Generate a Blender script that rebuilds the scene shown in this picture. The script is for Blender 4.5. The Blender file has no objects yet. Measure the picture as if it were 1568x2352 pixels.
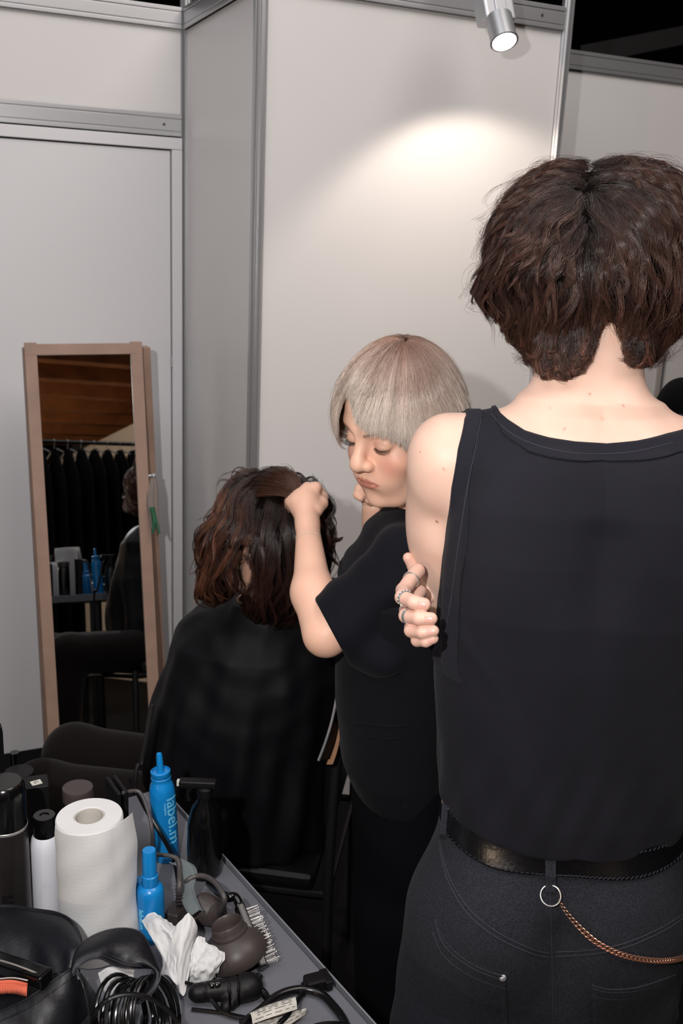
import bpy, bmesh, math, random
import numpy as np
from mathutils import Vector, Matrix
rng = np.random.default_rng(7)
sc = bpy.context.scene
col = sc.collection
rad = math.radians
# ---------------------------------------------------------------- camera
FPX = 2352 * 35 / 36
_p = rad(15.4); _a = math.atan2(359, 8300)
CH = 1.75
CF = np.array([0, math.cos(_p), -math.sin(_p)])
_R0 = np.array([1., 0, 0]); _U0 = np.array([0, math.sin(_p), math.cos(_p)])
CR = math.cos(_a) * _R0 + math.sin(_a) * _U0
CU = math.cos(_a) * _U0 - math.sin(_a) * _R0
CC = np.array([0, 0, CH])
cam = bpy.data.cameras.new('camera'); camo = bpy.data.objects.new('camera', cam); col.objects.link(camo)
M = Matrix.Identity(4)
for i in range(3):
    M[i][0] = CR[i]; M[i][1] = CU[i]; M[i][2] = -CF[i]; M[i][3] = CC[i]
camo.matrix_world = M
cam.sensor_fit = 'VERTICAL'; cam.sensor_height = 36; cam.sensor_width = 24; cam.lens = 35
cam.clip_start = 0.05; cam.clip_end = 60
cam.dof.use_dof = True; cam.dof.focus_distance = 1.40; cam.dof.aperture_fstop = 9
sc.camera = camo
def ray(x, y): return CF + CR * (x - 784) / FPX - CU * (y - 1176) / FPX
def D(x, y, d): return CC + ray(x, y) * d                     # point on the sight line at depth d
def atY(x, y, Y): r = ray(x, y); return CC + r * Y / r[1]
def atZ(x, y, z): r = ray(x, y); return CC + r * (z - CH) / r[2]
def atP(x, y, p0, n): r = ray(x, y); return CC + r * (np.dot(np.array(p0) - CC, n) / np.dot(r, n))
def proj(P):
    v = np.asarray(P) - CC; d = v @ CF
    return 784 + FPX * (v @ CR) / d, 1176 - FPX * (v @ CU) / d
# ---------------------------------------------------------------- world, light, exposure
w = bpy.data.worlds.new('world'); sc.world = w; w.use_nodes = True
w.node_tree.nodes['Background'].inputs[0].default_value = (1.0, 0.88, 0.8, 1)
w.node_tree.nodes['Background'].inputs[1].default_value = 0.008
sc.view_settings.view_transform = 'Standard'; sc.view_settings.look = 'None'
sc.view_settings.exposure = 0.0; sc.view_settings.gamma = 1.0
sc.view_settings.use_curve_mapping = False
def area(name, loc, to, size, power, color):
    l = bpy.data.lights.new(name, 'AREA'); l.shape = 'DISK' ; l.size = size; l.energy = power; l.color = color
    o = bpy.data.objects.new(name, l); col.objects.link(o); o.location = loc
    o.rotation_euler = (Vector(to) - Vector(loc)).to_track_quat('-Z', 'Y').to_euler(); return o
fl = CC - CR * 0.22 + CU * 0.15
flash_to = D(800, 700, 4)
fd = bpy.data.lights.new('camera_flash', 'SPOT'); fd.energy = 92; fd.color = (1.0, .97, .95); fd.spot_size = rad(108); fd.spot_blend = 1.0; fd.shadow_soft_size = .018
fo = bpy.data.objects.new('camera_flash', fd); col.objects.link(fo); fo.location = fl; fo.rotation_euler = Vector(ray(740, 1000)).to_track_quat('-Z', 'Y').to_euler()
area('hall_lamp', (1.5, 0.7, 4.6), (0.1, 3.0, 1.2), 2.6, 86.0, (1.0, 0.92, 0.87))
area('hall_lamp', (-1.2, 0.6, 4.4), (0.0, 3.2, 1.2), 2.6, 49.0, (0.97, 0.97, 1.0))
# ---------------------------------------------------------------- helpers
def lin(c):
    c = np.array(c, float) / 255.; return tuple(np.where(c <= .04045, c / 12.92, ((c + .055) / 1.055) ** 2.4))
def mat(name, color, rough=0.5, metal=0.0, spec=0.5, bump=None, mottle=None, sss=0, coat=0, sheen=0, attr=None, trans=0, emit=None, wave=None, aniso=0):
    m = bpy.data.materials.new(name); m.use_nodes = True; nt = m.node_tree; b = nt.nodes['Principled BSDF']
    I = b.inputs
    c = lin(color)
    I['Base Color'].default_value = (*c, 1); I['Roughness'].default_value = rough; I['Metallic'].default_value = metal
    I['Specular IOR Level'].default_value = spec
    tc = nt.nodes.new('ShaderNodeTexCoord')
    src = None
    if attr:
        a = nt.nodes.new('ShaderNodeAttribute'); a.attribute_name = attr; src = a.outputs['Color']
    if mottle:   # (scale, amount)
        n = nt.nodes.new('ShaderNodeTexNoise'); n.inputs['Scale'].default_value = mottle[0]; n.inputs['Detail'].default_value = 5
        nt.links.new(tc.outputs['Object'], n.inputs['Vector'])
        mr = nt.nodes.new('ShaderNodeMapRange'); mr.inputs[1].default_value = .3; mr.inputs[2].default_value = .7
        mr.inputs[3].default_value = 1 - mottle[1]; mr.inputs[4].default_value = 1 + mottle[1]
        nt.links.new(n.outputs['Fac'], mr.inputs[0])
        vm = nt.nodes.new('ShaderNodeVectorMath'); vm.operation = 'SCALE'
        if src: nt.links.new(src, vm.inputs[0])
        else: vm.inputs[0].default_value = c
        nt.links.new(mr.outputs[0], vm.inputs['Scale']); src = vm.outputs[0]
    if src: nt.links.new(src, I['Base Color'])
    last = None
    def addbump(h, strength, dist):
        nonlocal last
        bp = nt.nodes.new('ShaderNodeBump'); bp.inputs['Strength'].default_value = strength; bp.inputs['Distance'].default_value = dist
        nt.links.new(h, bp.inputs['Height'])
        if last: nt.links.new(last, bp.inputs['Normal'])
        last = bp.outputs[0]
    if bump:     # (scale, strength, distance)
        n = nt.nodes.new('ShaderNodeTexNoise'); n.inputs['Scale'].default_value = bump[0]; n.inputs['Detail'].default_value = 4
        nt.links.new(tc.outputs['Object'], n.inputs['Vector']); addbump(n.outputs['Fac'], bump[1], bump[2])
    if wave:     # list of (direction, scale, strength, dist, rotation)
        for (dr, s, st, di, rot) in wave:
            mp = nt.nodes.new('ShaderNodeMapping'); mp.inputs['Rotation'].default_value = rot
            nt.links.new(tc.outputs['Object'], mp.inputs[0])
            wv = nt.nodes.new('ShaderNodeTexWave'); wv.bands_direction = dr; wv.inputs['Scale'].default_value = s
            wv.inputs['Distortion'].default_value = 0.3
            nt.links.new(mp.outputs[0], wv.inputs['Vector']); addbump(wv.outputs['Fac'], st, di)
    if last: nt.links.new(last, I['Normal'])
    if sss: I['Subsurface Weight'].default_value = sss; I['Subsurface Radius'].default_value = (1, .35, .2); I['Subsurface Scale'].default_value = 0.008
    if coat: I['Coat Weight'].default_value = coat; I['Coat Roughness'].default_value = .05
    if sheen: I['Sheen Weight'].default_value = sheen; I['Sheen Roughness'].default_value = .5
    if trans: I['Transmission Weight'].default_value = trans
    if aniso: I['Anisotropic'].default_value = aniso
    if emit: I['Emission Color'].default_value = (*lin(emit[0]), 1); I['Emission Strength'].default_value = emit[1]
    return m
def link(name, me, m=None, parent=None):
    o = bpy.data.objects.new(name, me); col.objects.link(o)
    if m:
        for k in (m if isinstance(m, (list, tuple)) else [m]): me.materials.append(k)
    if parent: o.parent = parent; o.matrix_parent_inverse = Matrix.Translation(-parent.location)
    return o
def tag(o, label, cat, group=None, kind=None):
    o['label'] = label; o['category'] = cat
    if group: o['group'] = group
    if kind: o['kind'] = kind
    return o
def struct(o): o['kind'] = 'structure'; return o
def empty(name, loc, label=None, cat=None, group=None):
    o = bpy.data.objects.new(name, None); col.objects.link(o); o.empty_display_size = .02
    o.location = loc
    if label: tag(o, label, cat, group)
    return o
class MB:
    def __init__(s): s.v = []; s.f = []; s.s = []; s.m = []; s.mi = 0
    def add(s, v, f, smooth=True):
        b = len(s.v); s.v += [tuple(map(float, q)) for q in v]; s.f += [tuple(b + i for i in q) for q in f]
        s.s += [smooth] * len(f); s.m += [s.mi] * len(f); return s
    def box(s, c, e, R=None, bev=0.0):
        """c centre, e half sizes, R 3x3 of column axes"""
        R = np.eye(3) if R is None else np.array(R); c = np.array(c, float)
        bm = bmesh.new(); bmesh.ops.create_cube(bm, size=2)
        for v in bm.verts: v.co = Vector((v.co.x * e[0], v.co.y * e[1], v.co.z * e[2]))
        if bev: bmesh.ops.bevel(bm, geom=list(bm.edges), offset=min(bev, min(e) * .9), segments=3, affect='EDGES', profile=.6)
        v = [c + R @ np.array(q.co) for q in bm.verts]; f = [[x.index for x in q.verts] for q in bm.faces]
        bm.free(); return s.add(v, f, False)
    def lathe(s, c, prof, seg=32, R=None, squash=1.0, bend=None):
        R = np.eye(3) if R is None else np.array(R); c = np.array(c, float); v = []; f = []
        for r, z in prof:
            for i in range(seg):
                a = 2 * math.pi * i / seg; v.append(c + R @ np.array([r * math.cos(a), r * squash * math.sin(a), z]))
        for j in range(len(prof) - 1):
            for i in range(seg):
                k = (i + 1) % seg; f.append((j * seg + i, j * seg + k, (j + 1) * seg + k, (j + 1) * seg + i))
        f.append(tuple(reversed(range(seg)))) if prof[0][0] > 1e-6 else None
        if prof[-1][0] > 1e-6: f.append(tuple(range((len(prof) - 1) * seg, len(prof) * seg)))
        return s.add(v, f, True)
    def tube(s, pts, r, seg=8, res=6, closed=False, flat=1.0, smoothc=True):
        P = catmull(pts, res, closed) if smoothc else np.array(pts, float); n = len(P)
        rr = np.interp(np.linspace(0, 1, n), np.linspace(0, 1, len(r)), r) if hasattr(r, '__len__') else np.full(n, r)
        T = np.gradient(P, axis=0) if not closed else np.roll(P, -1, 0) - np.roll(P, 1, 0)
        T /= np.linalg.norm(T, axis=1)[:, None] + 1e-12
        u = np.cross(T[0], [0.13, .2, 1.]); u /= np.linalg.norm(u); v = []; f = []
        for i in range(n):
            u = u - T[i] * (u @ T[i]); u /= np.linalg.norm(u) + 1e-12; w2 = np.cross(T[i], u)
            for k in range(seg):
                a = 2 * math.pi * k / seg; v.append(P[i] + rr[i] * (math.cos(a) * u + math.sin(a) * w2 * flat))
        for i in range(n if closed else n - 1):
            j = (i + 1) % n
            for k in range(seg):
                l = (k + 1) % seg; f.append((i * seg + k, i * seg + l, j * seg + l, j * seg + k))
        if not closed: f.append(tuple(reversed(range(seg)))); f.append(tuple(range((n - 1) * seg, n * seg)))
        return s.add(v, f, True)
    def sheet(s, G, thick=0.0, smooth=True):
        """G: array (nu,nv,3); optional thickness along normals"""
        G = np.array(G, float); nu, nv = G.shape[:2]
        def faces(o, flip):
            F = []
            for i in range(nu - 1):
                for j in range(nv - 1):
                    q = (o + i * nv + j, o + (i + 1) * nv + j, o + (i + 1) * nv + j + 1, o + i * nv + j + 1)
                    F.append(q[::-1] if flip else q)
            return F
        if not thick: return s.add(G.reshape(-1, 3), faces(0, False), smooth)
        du = np.gradient(G, axis=0); dv = np.gradient(G, axis=1); N = np.cross(du, dv); N /= np.linalg.norm(N, axis=2)[..., None] + 1e-12
        A = G + N * thick / 2; B = G - N * thick / 2; o = nu * nv
        F = faces(0, False) + faces(o, True)
        for i in range(nu - 1):
            F.append((i * nv, o + i * nv, o + (i + 1) * nv, (i + 1) * nv)); F.append(((i + 1) * nv + nv - 1, o + (i + 1) * nv + nv - 1, o + i * nv + nv - 1, i * nv + nv - 1))
        for j in range(nv - 1):
            F.append((j + 1, o + j + 1, o + j, j)); b = (nu - 1) * nv; F.append((b + j, o + b + j, o + b + j + 1, b + j + 1))
        return s.add(np.concatenate([A.reshape(-1, 3), B.reshape(-1, 3)]), F, smooth)
    def build(s, name, m=None, parent=None):
        me = bpy.data.meshes.new(name); me.from_pydata(s.v, [], s.f)
        me.polygons.foreach_set('use_smooth', s.s)
        o = link(name, me, m, parent)
        if s.mi or any(s.m): me.polygons.foreach_set('material_index', s.m)
        bm = bmesh.new(); bm.from_mesh(me); bmesh.ops.recalc_face_normals(bm, faces=bm.faces); bm.to_mesh(me); bm.free()
        if any(s.s) :
            try: me.set_sharp_from_angle(angle=rad(42))
            except Exception: pass
        return o
def catmull(pts, res=6, closed=False):
    P = np.array(pts, float); n = len(P)
    if n < 3 and not closed: return P
    out = []
    for i in range(n if closed else n - 1):
        if closed: a, b, c, d = P[(i - 1) % n], P[i], P[(i + 1) % n], P[(i + 2) % n]
        else: a, b, c, d = P[max(i - 1, 0)], P[i], P[i + 1], P[min(i + 2, n - 1)]
        for k in range(res):
            t = k / res; out.append(.5 * ((2 * b) + (c - a) * t + (2 * a - 5 * b + 4 * c - d) * t * t + (3 * b - a - 3 * c + d) * t ** 3))
    if not closed: out.append(P[-1])
    return np.array(out)
def rotz(a): c, s = math.cos(a), math.sin(a); return np.array([[c, -s, 0], [s, c, 0], [0, 0, 1.]])
def rotx(a): c, s = math.cos(a), math.sin(a); return np.array([[1., 0, 0], [0, c, -s], [0, s, c]])
def roty(a): c, s = math.cos(a), math.sin(a); return np.array([[c, 0, s], [0, 1., 0], [-s, 0, c]])
def axes_to(d, up=(0, 0, 1)):
    """3x3 whose z column is d"""
    d = np.array(d, float); d /= np.linalg.norm(d); x = np.cross(up, d); 
    if np.linalg.norm(x) < 1e-6: x = np.array([1., 0, 0])
    x /= np.linalg.norm(x); return np.stack([x, np.cross(d, x), d], 1)
# ---------------------------------------------------------------- signed distance modelling
def smin(a, b, k): h = np.maximum(k - np.abs(a - b), 0) / k; return np.minimum(a, b) - h * h * k * .25
def smax(a, b, k): return -smin(-a, -b, k)
def ell(P, c, r, R=None):
    q = P - np.array(c, np.float32)
    if R is not None: q = q @ np.array(R, np.float32)
    r = np.array(r, np.float32); k0 = np.linalg.norm(q / r, axis=-1); k1 = np.linalg.norm(q / (r * r), axis=-1)
    return k0 * (k0 - 1) / (k1 + 1e-9)
def cap(P, a, b, ra, rb=None):
    rb = ra if rb is None else rb; a = np.array(a, np.float32); b = np.array(b, np.float32); ba = b - a
    pa = P - a; h = np.clip(pa @ ba / (ba @ ba), 0, 1)
    return np.linalg.norm(pa - h[..., None] * ba, axis=-1) - (ra + (rb - ra) * h)
def chain(P, pts, rs, k=.004):
    d = None
    for i in range(len(pts) - 1):
        e = cap(P, pts[i], pts[i + 1], rs[i], rs[i + 1]); d = e if d is None else smin(d, e, k)
    return d
def loft(P, zs, cx, cy, ax, ay, pw=2.4):
    z = P[..., 2]; f = lambda t: np.interp(z, zs, t) if hasattr(t, '__len__') else t
    X = np.abs(P[..., 0] - f(cx)); Y = np.abs(P[..., 1] - f(cy)); a = f(ax); b = f(ay)
    k = ((X / a) ** pw + (Y / b) ** pw) ** (1 / pw)
    g = np.sqrt((X / (a * a)) ** 2 + (Y / (b * b)) ** 2) / (k + 1e-6) 
    d = (k - 1) / np.maximum(g, 1e-3)
    return np.maximum(np.minimum(d, .5), np.maximum(z - zs[-1], zs[0] - z)) if zs[0] < zs[-1] else d
def mesh_sdf(fn, lo, hi, h, B=6):
    lo = np.array(lo, float); hi = np.array(hi, float); n = np.ceil((hi - lo) / h / B).astype(int) * B + 1
    nb = (n - 1) // B
    cx = [lo[i] + (np.arange(nb[i]) + .5) * B * h for i in range(3)]
    Cc = np.stack(np.meshgrid(*cx, indexing='ij'), -1).reshape(-1, 3).astype(np.float32)
    dc = fn(Cc); act = np.abs(dc) < B * h * 1.35 + .004
    Dn = np.repeat(np.repeat(np.repeat(np.sign(dc).reshape(nb).astype(np.float32), B, 0), B, 1), B, 2)
    Dn = np.pad(Dn, ((0, 1),) * 3, mode='edge')
    idx = np.argwhere(act.reshape(nb)) * B
    o = np.stack(np.meshgrid(*[np.arange(B + 1)] * 3, indexing='ij'), -1).reshape(-1, 3)
    for s in range(0, len(idx), 4000):
        I = (idx[s:s + 4000, None, :] + o[None]).reshape(-1, 3)
        v = fn((lo + I * h).astype(np.float32)); Dn[I[:, 0], I[:, 1], I[:, 2]] = v
    S = Dn < 0
    # active cells
    def sh(A, d): return A[d[0]:A.shape[0] - 1 + d[0], d[1]:A.shape[1] - 1 + d[1], d[2]:A.shape[2] - 1 + d[2]]
    cr = [(i, j, k) for i in (0, 1) for j in (0, 1) for k in (0, 1)]
    anyS = np.zeros([m - 1 for m in S.shape], bool); allS = ~anyS
    for d in cr: q = sh(S, d); anyS |= q; allS &= q
    cells = np.argwhere(anyS & ~allS)
    acc = np.zeros((len(cells), 3)); cnt = np.zeros(len(cells))
    for ai in range(3):
        for d in cr:
            if d[ai]: continue
            e = list(d); e[ai] = 1
            a = Dn[tuple((cells + d).T)]; b = Dn[tuple((cells + e).T)]; m = (a < 0) != (b < 0)
            t = a[m] / (a[m] - b[m]); q = np.array(d, float)[None].repeat(m.sum(), 0); q[:, ai] += t; acc[m] += q; cnt[m] += 1
    V = lo + (cells + acc / cnt[:, None]) * h
    vid = -np.ones(anyS.shape, np.int64); vid[tuple(cells.T)] = np.arange(len(cells)); F = []
    for ai in range(3):
        u, w_ = (ai + 1) % 3, (ai + 2) % 3
        sl = [slice(None)] * 3; s2 = [slice(None)] * 3; sl[ai] = slice(0, -1); s2[ai] = slice(1, None)
        A = S[tuple(sl)]; Bq = S[tuple(s2)]; E = np.argwhere(A != Bq)
        E = E[(E[:, u] > 0) & (E[:, w_] > 0) & (E[:, u] < vid.shape[u]) & (E[:, w_] < vid.shape[w_])]
        fl_ = A[tuple(E.T)]
        def g(du, dw): q = E.copy(); q[:, u] += du; q[:, w_] += dw; return vid[tuple(q.T)]
        Q = np.stack([g(-1, -1), g(0, -1), g(0, 0), g(-1, 0)], 1); Q[~fl_] = Q[~fl_][:, ::-1]; F.append(Q)
    F = np.concatenate(F); F = F[(F >= 0).all(1)]
    return V, F
def np_mesh(name, V, F, m=None, parent=None, colr=None, smooth=True, matidx=None):
    me = bpy.data.meshes.new(name); k = F.shape[1]
    me.vertices.add(len(V)); me.vertices.foreach_set('co', V.astype(np.float32).ravel())
    me.loops.add(F.size); me.loops.foreach_set('vertex_index', F.astype(np.int32).ravel())
    me.polygons.add(len(F)); me.polygons.foreach_set('loop_start', np.arange(0, F.size, k, dtype=np.int32))
    try: me.polygons.foreach_set('loop_total', np.full(len(F), k, dtype=np.int32))
    except Exception: pass
    me.update(calc_edges=True)
    me.polygons.foreach_set('use_smooth', np.full(len(F), smooth))
    if colr is not None:
        a = me.color_attributes.new('col', 'FLOAT_COLOR', 'POINT'); c = np.ones((len(V), 4), np.float32); c[:, :3] = colr
        a.data.foreach_set('color', c.ravel())
    o = link(name, me, m, parent)
    return o
def sdf_obj(name, fn, lo, hi, h, m, parent=None, colf=None, smooth_it=2, largest=False):
    V, F = mesh_sdf(fn, lo, hi, h)
    if largest:
        L = np.arange(len(V))
        while True:
            m_ = L[F].min(1); L2 = L.copy(); np.minimum.at(L2, F.ravel(), np.repeat(m_, 4)); L2 = L2[L2]
            if (L2 == L).all(): break
            L = L2
        k = np.bincount(L).argmax(); F = F[L[F[:, 0]] == k]; u, inv = np.unique(F, return_inverse=True); V = V[u]; F = inv.reshape(F.shape)
    V = relax(V, F, smooth_it)
    return np_mesh(name, V, F, m, parent, colf(V) if colf else None)
def relax(V, F, it):
    V = V.copy()
    for k in range(it):
        S_ = np.zeros_like(V); c = np.zeros(len(V))
        for a, b in ((0, 1), (1, 2), (2, 3), (3, 0)):
            for x, y in ((a, b), (b, a)):
                for ax in range(3): S_[:, ax] += np.bincount(F[:, x], V[F[:, y], ax], len(V))
                c += np.bincount(F[:, x], minlength=len(V))
        V = V * .5 + .5 * S_ / np.maximum(c, 1)[:, None]
    return V
def march(fn, pix, d0=.8, d1=3.0, off=0.0, n=260):
    """first hit of the sight lines through the given points of the picture with a surface"""
    out = []
    for x, y in pix:
        r = ray(x, y); t = np.linspace(d0, d1, n); P = (CC + r * t[:, None]).astype(np.float32); v = fn(P)
        k = np.argmax(v < 0)
        if not (v < 0).any(): k = int(np.argmin(v)); tt = t[k]
        else:
            a, b = t[max(k - 1, 0)], t[k]
            for _ in range(14):
                mid = (a + b) / 2; 
                if fn((CC + r * mid)[None].astype(np.float32))[0] < 0: b = mid
                else: a = mid
            tt = a
        out.append(CC + r * (tt - off))
    return np.array(out)
def noise3(P, f, seed=0):
    """cheap smooth pseudo noise from sines, -1..1"""
    r = np.random.default_rng(seed); s = 0
    for i in range(5):
        k = r.normal(size=3) * f; s = s + np.sin(P @ k.astype(np.float32) + r.uniform(0, 6.28))
    return s / 3.0
def inpoly(x, y, poly):
    x = np.asarray(x); y = np.asarray(y); r = np.zeros(x.shape, bool); n = len(poly)
    for i in range(n):
        x1, y1 = poly[i]; x2, y2 = poly[(i + 1) % n]
        if y1 == y2: continue
        r ^= ((y1 > y) != (y2 > y)) & (x < (x2 - x1) * (y - y1) / (y2 - y1) + x1)
    return r
# ---------------------------------------------------------------- hair
class Hair:
    def __init__(s, c, sil, cpx, depth, back, whorl, facing=None):
        """c centre, sil outline points around the head seen from the camera, back = radius toward the viewer"""
        s.c = np.array(c, float); tc = CC - s.c; tc /= np.linalg.norm(tc); s.tc = tc
        er = CR - tc * (CR @ tc); er /= np.linalg.norm(er); s.er = er; s.eu = np.cross(tc, er); s.bd = back
        s.whorl = np.array(whorl, float)
        A = []; Rr = []
        for x, y in sil:
            dx = (x - cpx[0]) * depth / FPX; dy = -(y - cpx[1]) * depth / FPX; A.append(math.atan2(dy, dx)); Rr.append(math.hypot(dx, dy))
        o = np.argsort(A); A = np.array(A)[o]; Rr = np.array(Rr)[o]
        s.A = np.concatenate([A - 2 * math.pi, A, A + 2 * math.pi]); s.Rr = np.tile(Rr, 3)
    def pt(s, q, rho):
        al = np.linalg.norm(q, axis=-1); ps = np.arctan2(q[..., 1], q[..., 0]); r = np.interp(ps, s.A, s.Rr)
        bd = s.bd
        return s.c + rho[..., None] * ((np.sin(al) * r * np.cos(ps))[..., None] * s.er + (np.sin(al) * r * np.sin(ps))[..., None] * s.eu + (np.cos(al) * bd)[..., None] * s.tc)
    def base(s, rho, stop=None, amax=3.0, nu=40, nv=80):
        V = []
        for i in range(nu + 1):
            for j in range(nv):
                al = amax * i / nu; ps = 2 * math.pi * j / nv; V.append((al * math.cos(ps), al * math.sin(ps)))
        V = np.array(V); P = s.pt(V, np.full(len(V), rho)); F = []
        for i in range(nu):
            for j in range(nv):
                k = (j + 1) % nv; F.append((i * nv + j, i * nv + k, (i + 1) * nv + k, (i + 1) * nv + j))
        F = np.array(F)
        if stop: x, y = proj(P); bad = stop(x, y, P); F = F[~bad[F].any(1)]
        return P, F
    def grow(s, nc, ns, L, grav, wave, wfreq, curl, rho0, rho1, crad, srad, roots, stop, col0, col1, colvar, seed=1, n=14, amax=2.3, frizz=.0015, tipc=.35, pick=None, lift=0, curlf=3.0, field=None, hang=None, endvar=.1):
        r = np.random.default_rng(seed); q = []
        while len(q) < nc:
            t = r.uniform(-amax, amax, 2)
            if np.hypot(*t) < amax and (roots is None or roots(t)): q.append(t)
        q = np.array(q); Lc = L[0] + (L[1] - L[0]) * r.random(nc); Q = [q.copy()]; ph = r.uniform(0, 6.28, nc); wv = wave * r.uniform(.5, 1.3, nc)
        fq = wfreq * r.uniform(.7, 1.3, nc)
        d0 = q - s.whorl; d0 /= np.linalg.norm(d0, axis=1)[:, None] + 1e-6
        for i in range(n - 1):
            sst = Lc / (n - 1) / .12
            rd = q - s.whorl; dist = np.linalg.norm(rd, axis=1)[:, None]; rd = rd / (dist + 1e-6)
            if field is not None: d = field(q, rd, i / (n - 1))
            else: d = rd * (1 - grav) + np.array([0, -1.]) * grav * np.minimum(1, dist * 1.2) 
            d /= np.linalg.norm(d, axis=1)[:, None] + 1e-6; pe = np.stack([-d[:, 1], d[:, 0]], 1)
            tt = (i + 1) / (n - 1); amp = wv * (0.3 + tt * 1.2)
            d = d + pe * (amp * np.cos(ph + fq * tt * 6.28))[:, None]
            q = q + d * sst[:, None]; Q.append(q.copy())
        Q = np.stack(Q, 1); T = np.linspace(0, 1, n)
        ro = r.uniform(*rho0, nc)[:, None]; r1 = r.uniform(*rho1, nc)[:, None]; rho = ro + (r1 - ro) * (1 - (1 - T) ** 2)[None]
        G = s.pt(Q, rho)
        if hang is not None: G = hang(G, T, r)
        # curl at ends
        Tn = np.gradient(G, axis=1); Tn /= np.linalg.norm(Tn, axis=2)[..., None] + 1e-9
        Rn = G - s.c; Rn /= np.linalg.norm(Rn, axis=2)[..., None]; E1 = np.cross(Tn, Rn); E1 /= np.linalg.norm(E1, axis=2)[..., None] + 1e-9; E2 = np.cross(Tn, E1)
        cp = r.uniform(0, 6.28, nc)[:, None] + T[None] * curlf * 6.28 * r.uniform(.6, 1.4, nc)[:, None]; ca = curl * r.uniform(.3, 1.5, nc)[:, None] * (T ** 1.6)[None]
        G = G + E1 * (ca * np.cos(cp))[..., None] + E2 * (ca * np.sin(cp))[..., None]
        # stop at the cut line
        x, y = proj(G.reshape(-1, 3)); bad = stop(x, y, G.reshape(-1, 3)).reshape(nc, n) if stop else np.zeros((nc, n), bool)
        fb = np.where(bad.any(1), bad.argmax(1), n).astype(float); keep = fb > 3
        end = np.minimum(fb - 1, n - 1) / (n - 1)
        G = G[keep]; E1 = E1[keep]; E2 = E2[keep]; end = end[keep]; nc = len(G)
        # strands
        cr = crad * r.uniform(.6, 1.4, nc)
        u = r.normal(size=(nc, ns)) * .6; v = r.normal(size=(nc, ns)) * .35
        e_ = end[:, None] * np.clip(r.normal(.94, endvar, (nc, ns)), .4, 1.06)
        m = n; tt = np.linspace(0, 1, m)[None, None] * e_[..., None]; tt = np.clip(tt, 0, 1)
        fi = tt * (n - 1); i0 = np.clip(fi.astype(int), 0, n - 2); fr = (fi - i0)[..., None]; ci = np.arange(nc)[:, None, None]
        S = G[ci, i0] * (1 - fr) + G[ci, i0 + 1] * fr; e1 = E1[ci, i0]; e2 = E2[ci, i0]
        pf = (1 - (1 - tipc) * np.linspace(0, 1, m) ** 1.3)[None, None]
        fz = frizz * np.sin(np.linspace(0, 1, m)[None, None] * r.uniform(6, 22, (nc, ns, 1)) + r.uniform(0, 6.28, (nc, ns, 1)))
        S = S + e1 * ((u * cr[:, None])[..., None] * pf + fz)[..., None] + e2 * ((v * cr[:, None])[..., None] * pf + fz * .5)[..., None]
        S = S.reshape(-1, m, 3); N = len(S)
        c0 = np.array(lin(col0)); c1 = np.array(lin(col1)); t = np.linspace(0, 1, m)[None, :, None]
        vr = (1 + colvar * np.clip(np.repeat(r.normal(size=nc), ns) * .7 + r.normal(size=N) * .7, -1.2, 2.0))[:, None, None]
        Cc = np.clip((c0 * (1 - t) + c1 * t) * vr, 0.001, 1)
        return S, Cc, srad
def hair_mesh(name, parts, base, basecol, m, parent):
    VV = []; FF = []; CL = []; off = 0
    for S, Cc, sr in parts:
        N, n = S.shape[:2]; T = np.gradient(S, axis=1); T /= np.linalg.norm(T, axis=2)[..., None] + 1e-12
        a = np.cross(T, np.array([.31, .2, .93])); a /= np.linalg.norm(a, axis=2)[..., None] + 1e-9; b = np.cross(T, a)
        rr = sr * np.concatenate([np.linspace(.8, 1, n - 4), [1, .85, .6, .15]])[None, :, None]
        ring = [S + rr * (a * math.cos(k * 2.0944) + b * math.sin(k * 2.0944)) for k in range(3)]
        V = np.stack(ring, 2); VV.append(V.reshape(-1, 3)); CL.append(np.repeat(Cc[:, :, None, :], 3, 2).reshape(-1, 3))
        i = np.arange(N)[:, None, None] * n * 3 + np.arange(n - 1)[None, :, None] * 3; k = np.arange(3)[None, None]; k2 = (k + 1) % 3
        F = np.stack([i + k, i + k2, i + 3 + k2, i + 3 + k], -1).reshape(-1, 4) + off; FF.append(F); off += V.size // 3
    if base is not None:
        P, F = base; VV.append(P); CL.append(np.tile(np.array(lin(basecol)), (len(P), 1))); FF.append(F + off)
    o = np_mesh(name, np.concatenate(VV), np.concatenate(FF), [m, m_scalp], parent, np.concatenate(CL))
    if base is not None:
        mi = np.zeros(len(o.data.polygons), np.int32); mi[-len(base[1]):] = 1; o.data.polygons.foreach_set('material_index', mi)
    return o
# ================================================================ ROOM
TH = rad(65); WD = np.array([math.sin(TH), math.cos(TH), 0]); WN = np.array([WD[1], -WD[0], 0])   # along the walls / out of them
K0 = np.array([-.621, 3.831, 0]); RW = .776; S0 = K0 + WN * RW; E0 = S0 + WD * 1.06; HW = 2.5
RB = np.stack([WD, WN, [0, 0, 1]], 1)
m_panel = mat('white_laminate', (214, 211, 210), .38, spec=.4, bump=(60, .04, .002), mottle=(2.5, .015))
m_alu = mat('brushed_aluminium', (190, 190, 192), .38, metal=.75, spec=.5, bump=(200, .08, .001))
m_door = mat('white_door_laminate', (216, 214, 216), .35, spec=.45, mottle=(1.5, .012))
m_floor = mat('dark_carpet', (18, 17, 18), .95, spec=.1, bump=(900, .5, .003), mottle=(200, .3))
m_darksteel = mat('dark_roof_steel', (70, 68, 68), .6, metal=.2)
m_wood = mat('roof_timber', (150, 92, 50), .7, mottle=(6, .25))
m_black = mat('black_ceiling', (12, 12, 13), .9, spec=.1)
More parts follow.
